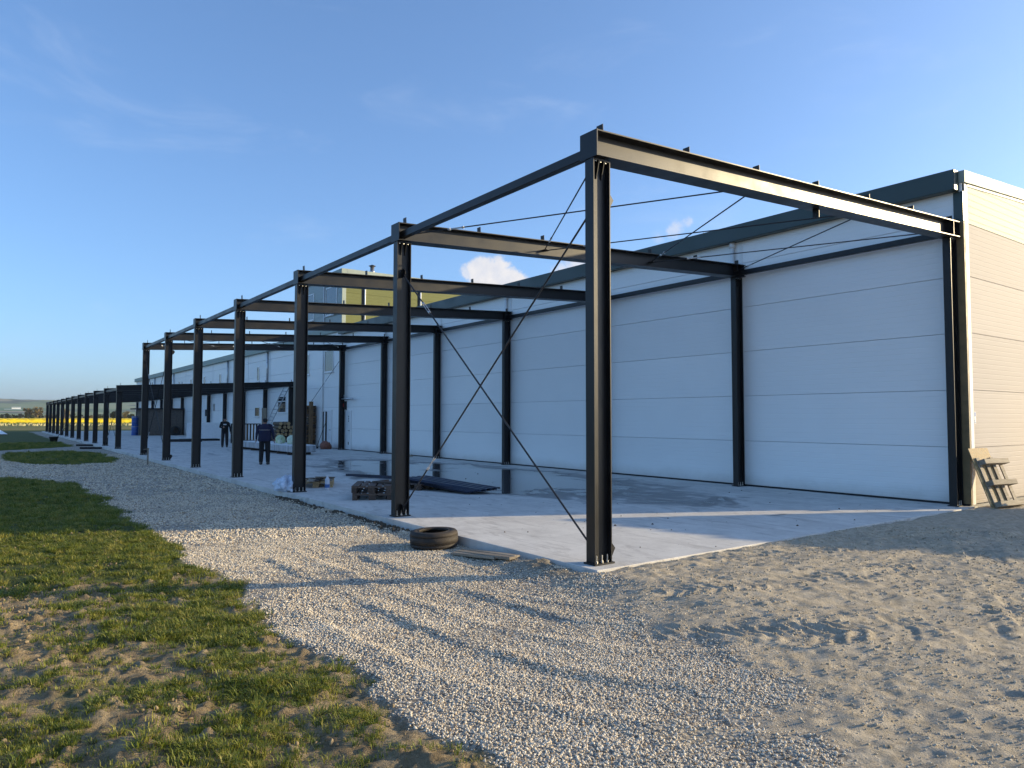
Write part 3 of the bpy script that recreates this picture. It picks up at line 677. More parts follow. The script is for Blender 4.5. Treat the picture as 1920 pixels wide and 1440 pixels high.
# ------------------------------------------------------------------ long hall further on
hall = thing('long_hall', 'long white hall with pale eaves behind the low steel frame', 'building')
HX0 = -96.5
b = MB(); b.box(HX0 + .03, OX0 - .02, WY + .05, 36, -.2, 6.2); b.build('core', 'joint_seal', hall)
hb = [OX0 - 5.1 * k for k in range(12)] + [HX0]
for i in range(12):
    for j in range(6):
        z1 = ROWZ[j + 1] if j < 5 else 6.3
        w = round(hb[i] - hb[i + 1], 2); key = ('h', w, j)
        if key not in pcache: bb = MB(); panel(bb, 0, w, ROWZ[j], z1, 0, .06, .006); pcache[key] = bb.mesh('wall_panel')
        link('wall_panel', pcache[key], 'panel_white', hall, (hb[i + 1], WY, 0))
for x in hb[1:-1]:
    b = MB(); b.box(x - .05, x + .05, WY - .012, WY + .01, .04, 6.2); b.build('joint_strip', 'trim_white', hall)
for x in (-43.1, -53.1, -63.3, -73.5, -83.7):
    b = MB(); b.tube((x, WY - .07, 3.9), (x, WY - .07, 6.2), .06, n=8); b.tube((x, WY - .07, 3.95), (x - .12, WY - .07, 3.75), .06, n=8); b.build('downpipe', 'galv', hall, smooth=True)
b = MB(); b.bbox(HX0 - .1, OX0 - .02, WY - .22, WY + .3, 6.2, 6.62, .01); b.build('eave', 'fascia_pale', hall)
b = MB(); b.add([(HX0, WY + .3, 6.55), (OX0, WY + .3, 6.55), (OX0, 36, 7.4), (HX0, 36, 7.4), (HX0, WY + .3, 6.2), (OX0, WY + .3, 6.2), (OX0, 36, 6.2), (HX0, 36, 6.2)],
                [(0, 1, 2, 3), (4, 7, 6, 5), (0, 4, 5, 1), (1, 5, 6, 2), (2, 6, 7, 3), (3, 7, 4, 0)]); b.build('roof', 'fascia_pale', hall)
for x in (-45.3, -55.5, -60.8, -65.9, -71): window(hall, x - .3, x + .3, 4.25, 5.3)
window(hall, -40.95, -39.35, 2.0, 3.1, bar=2.75); window(hall, -45.95, -44.85, 1.75, 2.45); window(hall, -60.4, -59.4, 1.75, 2.45)
b = MB(); b.box(-57.6, -57.1, WY - .02, WY - .001, 2.25, 2.85); b.build('notice_plate', 'galv', hall)

# ------------------------------------------------------------------ pallets and loose timber
def pallet_parts():
    tb = lambda w: mkmesh(lambda b: b.bbox(-.6, .6, -w / 2, w / 2, 0, .022, .003), 'board', 'wood_grey')
    return dict(wide=tb(.145), mid=tb(.10), cross=mkmesh(lambda b: b.bbox(-.0725, .0725, -.4, .4, 0, .022, .003), 'stringer', 'wood_grey'),
                blk=mkmesh(lambda b: b.bbox(-.0725, .0725, -.05, .05, 0, .078, .004), 'block', 'wood_grey'), blkw=mkmesh(lambda b: b.bbox(-.0725, .0725, -.0725, .0725, 0, .078, .004), 'block', 'wood_grey'))
PP = pallet_parts()
def pallet(label, loc, rot=(0, 0, 0), mat='wood_grey', group=None):
    t = thing('pallet', label, 'pallet', loc, rot, group)
    def put(n, me, x, y, z):
        o = link(n, me, None, t, (x, y, z)); o.material_slots[0].link = 'OBJECT'; o.material_slots[0].material = M[mat]; return o
    for y in (-.35, 0, .35):
        put('bottom_board', PP['wide' if y == 0 else 'mid'], 0, y, 0)
        for x in (-.5275, 0, .5275): put('block', PP['blkw' if y == 0 else 'blk'], x, y, .0222)
    for x in (-.5275, 0, .5275): put('stringer', PP['cross'], x, 0, .1004)
    for y, k in ((-.3275, 'wide'), (-.165, 'mid'), (0, 'wide'), (.165, 'mid'), (.3275, 'wide')): put('top_board', PP[k], 0, y, .1226)
    return t
def plank(name, label, cat, l, w, h, loc, rot, mat, group=None):
    b = MB(); b.bbox(-l / 2, l / 2, -w / 2, w / 2, 0, h, min(.004, h / 4)); o = b.build(name, mat); o.location = loc; o.rotation_euler = rot
    return tag(o, label, cat, group)
def yaw_of(a, b): return math.atan2(b[1] - a[1], b[0] - a[0])
pallet('dark weathered pallet under another, next to the second steel column', (-8.0, 1.05, .002), (0, 0, R(-28)), 'wood_dark')
pallet('upper dark weathered pallet of the pair by the second steel column', (-8.02, 1.06, .1475), (0, 0, R(-30)), 'wood_dark')
pallet('pale new pallet behind the third steel column', (-11.25, 1.05, .002), (0, 0, R(-24)), 'wood_fresh')
pallet('dark broken pallet holding up blue profile sheets behind the second column', (-9.3, 2.75, .002), (0, 0, R(12)), 'wood_dark')
for k, (x, y, z, a, l, tilt) in enumerate([(-11.1, .85, .150, -20, 1.1, 0), (-11.2, 1.10, .150, -30, 1.25, 0), (-11.05, 1.30, .150, -26, 1.0, 0), (-11.15, 1.0, .178, 8, 1.0, 4), (-10.95, 1.15, .21, -45, .9, 5)]):
    plank('scrap_board', ['scrap board at the camera side of the pale pallet', 'long scrap board in the middle of the pale pallet', 'scrap board at the wall side of the pale pallet', 'scrap board lying across the boards on the pale pallet', 'topmost tilted scrap board on the pale pallet'][k],
          'board', l, .14, .026, (x, y, z), (0, R(-tilt), R(a)), ['wood_grey', 'wood_dark', 'wood_grey', 'wood_dark', 'wood_grey'][k], 'scrap boards on the pale pallet')
for k, (x, y, z, a, l) in enumerate([(-7.75, 1.25, .2935, 20, .8), (-8.15, 1.3, .2935, -60, .5)]):
    plank('dark_offcut', ['dark timber offcut across the top of the stacked dark pallets', 'short dark offcut at the far side of the stacked dark pallets'][k], 'board', l, .09, .04, (x, y, z), (0, 0, R(a)), 'wood_dark')
# trapezoidal blue-black profile sheets, one end on the broken pallet, the other on the floor
def profile_sheet(label, loc, rot, l=2.6, n=5):
    pts = []; p = .2
    for i in range(n):
        x = i * p; pts += [(x, 0), (x + .06, 0), (x + .085, .04), (x + .175, .04)]
    pts.append((n * p, 0)); th = .004; b = MB(); w2 = n * p / 2
    for q in range(len(pts) - 1):
        a, c = pts[q], pts[q + 1]
        b.add([(-l / 2, a[0] - w2, a[1]), (l / 2, a[0] - w2, a[1]), (l / 2, c[0] - w2, c[1]), (-l / 2, c[0] - w2, c[1]), (-l / 2, a[0] - w2, a[1] - th), (l / 2, a[0] - w2, a[1] - th), (l / 2, c[0] - w2, c[1] - th), (-l / 2, c[0] - w2, c[1] - th)],
              [(0, 1, 2, 3), (4, 7, 6, 5), (0, 4, 5, 1), (2, 6, 7, 3), (1, 5, 6, 2), (0, 3, 7, 4)])
    o = b.build('profile_sheet', 'blue_steel'); o.location = loc; o.rotation_euler = rot
    return tag(o, label, 'metal sheet', 'blue profile sheets')
for k in range(4):
    profile_sheet(['lowest blue-black profiled sheet sloping off the broken pallet', 'second lowest blue-black profiled sheet of the sloping pile', 'third blue-black profiled sheet of the sloping pile', 'topmost blue-black profiled sheet of the sloping pile'][k],
                  (-8.45 + .05 * k, 3.05 + .04 * k, .115 + .012 * k), (0, R(4.2), R(14 + 1.5 * k)), 2.3, 4)
for k, (x, y, a) in enumerate([(-12.6, 3.25, 20), (-12.35, 3.5, 26)]):
    b = MB(); b.box(-1.1, 1.1, -.05, -.044, 0, .06); b.box(-1.1, 1.1, .044, .05, 0, .06); b.box(-1.1, 1.1, -.044, .044, 0, .006); o = b.build('steel_channel', 'blue_steel'); o.location = (x, y, .002); o.rotation_euler = (0, 0, R(a))
    tag(o, ['nearer dark steel channel lying on the wet floor', 'further dark steel channel lying on the wet floor'][k], 'steel profile')
# bottle
bt = thing('water_bottle', 'clear plastic bottle with a blue label standing by the pale pallet', 'bottle', (-10.1, .86, 0), (0, 0, 0))
b = MB(); b.lathe([(.001, .001), (.052, .001), (.056, .02), (.056, .20), (.05, .25), (.018, .31), (.016, .325), (.001, .326)], 16); b.build('body', 'bottle_plastic', bt, smooth=True)
b = MB(); b.lathe([(.0565, .05), (.0575, .05), (.0575, .13), (.0565, .13)], 16); b.build('label', 'bottle_label', bt); b = MB(); b.lathe([(.001, .345), (.019, .345), (.019, .3265), (.001, .3265)], 12); b.build('cap', 'print_white', bt)
# crumpled film by the third column
def lump(name, mat, loc, size, amp=.3, seed=1, lvl=4, flat=True, parent=None):
    bm = bmesh.new(); bmesh.ops.create_icosphere(bm, subdivisions=lvl, radius=1)
    co = np.array([v.co[:] for v in bm.verts]); n = fbm(co[:, 0] * 1.7 + co[:, 2] * 1.3 + 9, co[:, 1] * 1.7 - co[:, 2] * .9 + 9, 1.6, 4, seed, .6)
    n2 = np.abs(fbm(co[:, 0] * 3 + 5 + co[:, 2], co[:, 1] * 3 + 5 - co[:, 2], 1.4, 3, seed + 4) - .5)
    for v, a, c in zip(bm.verts, n, n2): v.co *= 1 + (a - .5) * 2 * amp - c * amp; v.co = Vector((v.co.x * size[0], v.co.y * size[1], max(v.co.z, -.55 if flat else -9) * size[2]))
    zmin = min(v.co.z for v in bm.verts)
    for v in bm.verts: v.co.z -= zmin
    me = bpy.data.meshes.new(name); bm.to_mesh(me); bm.free()
    return link(name, me, mat, parent, loc, smooth=True)
tag(lump('crumpled_film', 'film', (-10.35, -.02, .001), (.36, .24, .22), .55, 3), 'crumpled clear plastic film at the slab edge by the third column', 'plastic film')

# used tyre on the gravel
def tyre(name, label, loc, rot, ro, w, mat):
    t = thing(name, label, 'tyre', loc, rot)
    ri = ro * .60; h = w / 2
    prof = [(ri, -h * .78), (ri + .015, -h * .95), (ro * .80, -h * 1.02), (ro * .93, -h * .96), (ro * .985, -h * .80), (ro, -h * .70)]
    for g in (-.45, .45):
        prof += [(ro + .004, h * (g - .035)), (ro - .004, h * (g - .025)), (ro - .004, h * (g + .025)), (ro + .004, h * (g + .035))]
    prof += [(ro, h * .70), (ro * .985, h * .80), (ro * .93, h * .96), (ro * .80, h * 1.02), (ri + .015, h * .95), (ri, h * .78), (ri + .03, h * .6), (ro * .9, h * .5), (ro * .93, 0), (ro * .9, -h * .5), (ri + .03, -h * .6)]
    b = MB(); b.lathe(prof, 56, closed=True); o = b.build('casing', mat, t, smooth=True)
    b = MB(); b.lathe([(ri - .004, -h * .80), (ri + .010, -h * .97), (ri + .022, -h * 1.0), (ri + .018, -h * .9)], 40, closed=True); b.lathe([(ri - .004, h * .80), (ri + .010, h * .97), (ri + .022, h * 1.0), (ri + .018, h * .9)], 40, closed=True); b.build('bead_ring', mat, t, smooth=True)
    return t
tz = float(ground_z(np.array([-2.7]), np.array([-.47]))[0])
tyre('used_tyre', 'worn muddy tyre lying flat on the gravel beside the slab', (-2.70, -.52, tz + .118), (R(1.5), R(-1), .4), .335, .235, 'rubber_dusty')
for k, (p0, p1, w) in enumerate([((-2.05, -.52), (-.98, -.40), .11), ((-2.15, -.36), (-1.02, -.30), .10), ((-2.0, -.62), (-1.25, -.46), .08)]):
    cx, cy = (p0[0] + p1[0]) / 2, (p0[1] + p1[1]) / 2; z = float(ground_z(np.array([cx]), np.array([cy]))[0])
    z0 = float(ground_z(np.array([p0[0]]), np.array([p0[1]]))[0]); z1 = float(ground_z(np.array([p1[0]]), np.array([p1[1]]))[0])
    plank('old_plank', ['grey plank half sunk in gravel behind the tyre', 'grey plank tucked against the slab edge by the tyre', 'short grey plank on the camera side of the planks by the tyre'][k], 'plank', math.dist(p0, p1), w, .035, (cx, cy, max(z, (z0 + z1) / 2) + .012), (0, -math.atan2(z1 - z0, math.dist(p0, p1)), yaw_of(p0, p1)), 'wood_grey')

# leaning bearer pallet and chipboard at the gable corner
E_u = Vector((math.cos(R(80)), math.sin(R(80)), 0)); B_n = Vector((-E_u.y, E_u.x, 0)); la = R(69)
V_v = (B_n * math.cos(la) + Vector((0, 0, 1)) * math.sin(la)).normalized(); W_w = E_u.cross(V_v)
Mlean = Matrix((E_u, V_v, W_w)).transposed().to_4x4(); Mlean.translation = Vector((.62, 9.70, -.02))
t = thing('leaning_pallet', 'weathered pallet with three thick bearers leaning at the sunlit gable corner', 'pallet')
t.matrix_world = Mlean
for k, v in enumerate((.03, .44, .86)):
    b = MB(); b.bbox(0.02 * k, .78 + .02 * k, v, v + .10, .024, .150, .006); b.build('bearer', 'wood_grey', t)
for k, u in enumerate((.02, .25, .46, .68)):
    b = MB(); b.bbox(u, u + .10, .0, 1.02 - .05 * (k % 2), 0.0, .0235, .003); b.build('slat', 'wood_grey', t)
b = MB(); b.bbox(-.06, .56, -.02, 1.22, -.026, -.004, .003); o = b.build('chipboard_sheet', 'osb'); tag(o, 'chipboard sheet leaning behind the pallet at the gable corner', 'board'); o.matrix_world = Mlean
plank('gable_plank', 'grey plank lying along the foot of the gable wall', 'plank', 1.6, .16, .05, (.62, 11.3, -.005), (0, 0, R(84)), 'wood_grey')

# ------------------------------------------------------------------ things under the canopy, further back
def wrapped_bundle(label, x0, x1, y0, y1, z0, h):
    t = thing('wrapped_bundle', label, 'bundle', ((x0 + x1) / 2, (y0 + y1) / 2, 0), (0, 0, R(.8)), 'foil-wrapped bundles on the slab')
    l, w = (x1 - x0) / 2, (y1 - y0) / 2
    b = MB(); b.bbox(-l, l, -w, w, z0, z0 + h, .03); b.build('wrap', 'foil_wrap', t)
    b = MB(); b.bbox(-l + .02, l - .02, -w + .02, w - .02, z0 + h + .001, z0 + h + .03, .01); b.build('top_sheet', 'foam_white', t)
    k = 0
    while k * 1.35 < 2 * l - .3:
        b = MB(); x = -l + .2 + k * 1.35; b.bbox(x - .06, x + .06, -w, w, 0.0, z0 - .002, .004); b.build('bearer', 'wood_dark', t)
        b = MB(); x += .5; b.box(x - .015, x + .015, -w - .004, -w - .0005, z0, z0 + h); b.box(x - .015, x + .015, -w - .004, w, z0 + h + .031, z0 + h + .034); b.build('strap', 'galv', t); k += 1
    return t
wrapped_bundle('foil-wrapped panel bundle behind the person in navy, nearer half', -29.3, -25.7, 5.45, 6.55, .12, .30)
wrapped_bundle('foil-wrapped panel bundle behind the person in navy, further half', -33.6, -29.6, 5.5, 6.6, .12, .30)
for k, (x, y, z, s, mt, lb) in enumerate([(-28.95, 6.0, .452, .26, 'bag_green', 'left pale green sack on the foil-wrapped bundle'), (-27.35, 6.0, .452, .27, 'bag_white', 'right whitish green sack on the foil-wrapped bundle'), (-26.6, 6.2, .452, .19, 'navy_cloth', 'small dark blue sack on the foil-wrapped bundle'), (-28.15, 5.7, .452, .13, 'bag_white', 'small white sack between the two large sacks')]):
    tag(lump('sack', mt, (x, y, z - .0), (s, s * .9, s * 1.0), .22, 11 + k, 3), lb, 'sack', 'sacks on the foil bundle')
# log pile, round ends towards the camera
logi = 0; lr = random.Random(4)
for row in range(7):
    nrow = 6 - (row // 2) * 1
    for c in range(nrow):
        r = .10 + lr.random() * .02; y = 7.55 + .235 * c + (row % 2) * .117 + (row // 2) * .117; z = .12 + row * .205
        b = MB(); l = .9 + lr.random() * .3; b.tube((-l / 2, 0, 0), (l / 2, 0, 0), r, r * .95, 10); o = b.build('log', 'bark'); o.location = (-35.3 + lr.random() * .1, y, z); o.rotation_euler = (lr.random() * 6, 0, (lr.random() - .5) * .06)
        b = MB(); b.tube((l / 2 + .0005, 0, 0), (l / 2 + .004, 0, 0), r * .92, r * .90, 10); b.build('cut_end', 'wood_fresh', o)
        tag(o, 'firewood log in the pile beside the tall timber stack', 'log', 'logs of the firewood pile'); logi += 1
ts = thing('timber_stack', 'tall stack of brown sawn boards beside the glazed door', 'timber stack', (-34.6, 9.28, 0))
lr = random.Random(9)
for row in range(24):
    z = .1 * row
    for c in range(4):
        w = .2 + lr.random() * .03; b = MB(); off = (lr.random() - .5) * .12
        b.bbox(-.55 + off, .5 + off, -.42 + c * .225, -.42 + c * .225 + w - .01, z + .004, z + .09 + lr.random() * .008, .004); b.build('board', 'wood_brown' if lr.random() < .6 else 'wood_dark', ts)
plank('timber_post', 'upright orange-brown timber post at the end of the board stack', 'post', 2.62, .20, .16, (-33.78, 9.36, 1.31), (0, R(-90), 0), 'wood_brown')
# ladder leaning at the first low column
ld = thing('ladder', 'aluminium ladder leaning up behind the sacks', 'ladder')
p0, p1 = Vector((-41.0, 8.6, .01)), Vector((-37.96, 9.28, 3.52)); dd = (p1 - p0).normalized(); sd = Vector((.19, -.0, 0)); sd = (Vector((0, 1, 0)) - dd * dd.y).normalized() * .15
for s in (-1, 1):
    b = MB(); q = [p0 + sd * s, p1 + sd * s]; b.tube(q[0], q[1], .035, n=4); b.build('stile', 'galv', ld)
for k in range(15):
    c = p0 + (p1 - p0) * ((k + .6) / 15.4); b = MB(); b.tube(c - sd, c + sd, .018, n=6); b.build('rung', 'galv', ld)
plank('leaning_plank', 'tall grey-brown plank leaning upright against the low inner column', 'plank', 2.35, .30, .05, (-42.0, 9.22, 1.16), (0, R(-84), R(-20)), 'wood_grey')
# stillage with bars
st = thing('metal_stillage', 'dark barred metal stillage under the low canopy', 'stillage', (-43.2, 8.4, 0), (0, 0, R(60)))
b = MB()
for x in (-.8, .8):
    for y in (-.5, .5): b.box(x - .035, x + .035, y - .035, y + .035, 0, 1.3)
b.box(-.8, .8, -.53, -.47, 1.24, 1.30); b.box(-.8, .8, .47, .53, 1.24, 1.30); b.box(-.8, .8, -.53, .53, .12, .18); b.box(-.83, -.77, -.5, .5, 1.241, 1.301); b.box(.77, .83, -.5, .5, 1.241, 1.301); b.build('frame', 'steel_paint', st)
for k in range(7):
    for y in (-.5, .5): x = -.6 + k * .2; b = MB(); b.box(x - .03, x + .03, y - .012, y + .012, .18, 1.24); b.build('bar', 'steel_paint' if k % 2 else 'wood_brown', st)
# white panels
for k, (x, y, a, l, h, tl) in enumerate([(-55.2, 8.35, 75, 2.2, 1.28, 12), (-55.0, 8.75, 78, 2.2, 1.30, 10), (-52.2, 8.7, 82, 2.6, 1.28, 6)]):
    b = MB(); b.bbox(-l / 2, l / 2, -.10, .10, 0, h, .01); o = b.build('white_panel', 'foam_white'); o.location = (x, y, .003); o.rotation_euler = (R(-tl), 0, R(a))
    tag(o, ['left white insulation panel leaning under the low canopy', 'middle white insulation panel leaning under the low canopy', 'right white insulation panel behind the person in black'][k], 'panel', 'white insulation panels')
for k, (x, y, a, l) in enumerate([(-49.6, 6.6, 78, 3.4), (-50.2, 7.0, 84, 2.6), (-47.9, 5.6, 70, 2.2)]):
    b = MB(); b.bbox(-l / 2, l / 2, -.09, .09, 0, .14, .006); o = b.build('steel_beam', 'steel_paint'); o.location = (x, y, .002); o.rotation_euler = (0, 0, R(a))
    tag(o, ['longest dark steel beam lying on the floor by the white panels', 'dark steel beam furthest back on the floor by the white panels', 'short dark steel beam nearest the standing people'][k], 'steel beam')
# brown site shed
sh = thing('site_shed', 'brown board shed with dark flat roof under the low canopy', 'shed', (-69.9, 8.35, 0), (0, 0, 0))
b = MB(); b.box(-1.55, 1.5, -2.15, 1.25, 0, 2.42); b.build('core', 'dark_gap', sh)
for k in range(6):
    y0 = -2.2 + k * .58; b = MB(); b.bbox(1.51, 1.56, y0 + .004, y0 + .576, .02, 2.45, .004); b.build('wall_board', 'shed_board', sh)
for k in range(5):
    x0 = -1.6 + k * .62; b = MB(); b.bbox(x0 + .004, x0 + .616, -2.21, -2.16, .02, 2.45, .004); b.build('wall_board', 'shed_board', sh)
b = MB(); b.bbox(-2.0, 1.75, -2.75, 1.35, 2.46, 2.58, .01); b.build('roof', 'steel_paint_dull', sh)
tyre('stored_tyre', 'black tyre standing against the brown shed', (-68.05, 8.95, .44), (0, R(82), 0), .44, .3, 'rubber')
bd = thing('blue_drum', 'lower blue plastic drum by the corner of the shed', 'drum', (-69.9, 5.75, 0), (0, 0, 0), 'blue drums by the shed')
def drum(t):
    b = MB(); b.lathe([(.001, 0), (.29, 0), (.30, .03), (.30, .28), (.315, .30), (.30, .32), (.30, .58), (.315, .60), (.30, .62), (.30, .87), (.27, .90), (.001, .90)], 20); b.build('barrel', 'blue_plastic', t, smooth=True)
    b = MB(); b.lathe([(.30, .80), (.318, .80), (.318, .84), (.30, .84)], 20); b.build('clamp_ring', 'galv', t)
drum(bd)
bd2 = thing('blue_drum', 'right-hand blue plastic drum tight against the shed wall', 'drum', (-69.6, 6.42 - .62, .905), (0, 0, 0), 'blue drums by the shed'); bd2['label'] = 'upper blue plastic drum by the corner of the shed'; bd2.location = (-69.9, 5.75, .903); drum(bd2)
# wooden stake in the gravel
b = MB(); b.bbox(-.025, .025, -.025, .025, -.25, .62, .004); b.prism([(-.16, .56), (.04, .575), (.04, .60), (-.16, .585)], -.012, .012, 'x'); o = b.build('survey_stake', 'wood_grey'); o.location = (-24.4, -.62, -.1); tag(o, 'wooden survey stake standing in the gravel at the slab edge', 'stake')
for k, (x, y, a, l) in enumerate([(-46.6, -.45, 55, 1.3), (-41.6, -.75, 60, 1.15)]):
    z = float(ground_z(np.array([x]), np.array([y]))[0]); b = MB(); b.bbox(-l / 2, l / 2, -.09, .09, 0, .11, .01); o = b.build('steel_offcut', 'steel_paint'); o.location = (x, y, z + .005); o.rotation_euler = (0, 0, R(a))
    tag(o, ['further black steel offcut lying on the gravel strip', 'nearer black steel offcut lying on the gravel strip'][k], 'steel profile')
wb = thing('tar_bucket', 'black mortar tub with a tool handle standing at the lawn edge', 'tub', (-57.3, -1.55, -.12))
b = MB(); b.lathe([(.001, .01), (.22, .01), (.30, .34), (.33, .34), (.33, .37), (.29, .37), (.20, .04), (.001, .04)], 16); b.build('tub', 'rubber', wb, smooth=True); b = MB(); b.tube((.05, 0, .05), (.5, .75, 1.15), .022, n=6); b.build('tool_handle', 'wood_dark', wb)
b = MB(); b.bbox(-112, -84, -.3, .3, -.05, -.02, .005, Matrix.Rotation(0, 4, 'Z')); o = b.build('concrete_path', 'foam_white'); o.location = (0, -3.55, 0); o.rotation_euler = (0, 0, R(.4)); tag(o, 'narrow pale path strip in the far lawn', None, None, 'structure')
for k, (x, y, a) in enumerate([(-22.9, 9.35, 10), (-22.2, 9.2, 30)]): plank('wall_offcut', ['left timber offcut at the foot of the warehouse wall', 'right timber offcut at the foot of the warehouse wall'][k], 'board', .9, .14, .08, (x, y, .002), (0, 0, R(a)), 'wood_grey')
o = lump('sack', 'brick_red', (-31.2, 9.2, 0), (.42, .3, .28), .2, 31, 3); tag(o, 'reddish sack slumped by the glazed door', 'sack')
b = MB(); b.tube((0, 0, .02), (-.25, .62, 1.42), .016, n=6); br = b.build('broom', 'wood_dark'); br.location = (-32.3, 9.1, 0); tag(br, 'broom leaning against the glazed door', 'broom')
b = MB(); b.bbox(-.2, .2, -.04, .04, 0, .10, .01); b.build('broom_head', 'rubber', br)
# crumbs of mortar and soil on the slab
cr = random.Random(3); crumbs = MB()
for k in range(170):
    x = -cr.random() ** 1.4 * 14 + .1; y = cr.random() * 8.8 + .3; s = .003 + cr.random() ** 4 * .018
    crumbs.tube((x, y, .0), (x + cr.uniform(-.3, .3) * s, y, s), s * 1.2, s * .5, 5)
co = crumbs.build('mortar_crumbs', 'soil'); tag(co, 'crumbs of soil and mortar scattered over the slab', 'debris', None, 'stuff')
so_ = MB()
for k in range(900):
    x = -cr.random() * 7.5 - 3.0; y = -.20 - abs(cr.gauss(0, .09)) - .02
    if vn(np.array([x * 2.2]), np.array([y * 2.2]), 9)[0] < .42: continue
    s = .008 + cr.random() ** 2 * .034; z = float(ground_z(np.array([x]), np.array([y]))[0])
    so_.tube((x, y, z - .005), (x + cr.uniform(-.4, .4) * s, y + cr.uniform(-.4, .4) * s, z + s * 1.1), s, s * .45, 5)
o = so_.build('soil_crumbs', 'soil'); tag(o, 'dark soil crumbs along the slab edge', 'soil', None, 'stuff')

# ------------------------------------------------------------------ hoarding added out of view, sized to cast the long shadow across the dirt
hd = thing('shadow_hoarding', 'unseen corrugated hoarding added beside the gable end to cast a long shadow', 'hoarding', (1.76, 11.4, 0), (0, 0, R(25)))
for k in range(6):
    b = MB(); hgt = 2.62 + .07 * k if k < 5 else 2.72
    for q in range(10):
        x0 = k * 1.06 + q * .105; b.prism([(x0, .0), (x0 + .035, .0), (x0 + .0525, .03), (x0 + .0875, .03), (x0 + .105, .0), (x0 + .105, .006), (x0 + .0905, .036), (x0 + .0495, .036), (x0 + .032, .006), (x0, .006)], .0, hgt, 'z')
    b.build('corrugated_sheet', 'galv', hd)
for k in range(7):
    b = MB(); b.bbox(k * 1.055 - .05, k * 1.055 + .05, .04, .14, -.3, 2.6, .006); b.build('post', 'wood_grey', hd)
for z in (.5, 2.0): b = MB(); b.bbox(-.05, 6.4, .141, .19, z, z + .10, .005); b.build('rail', 'wood_grey', hd)

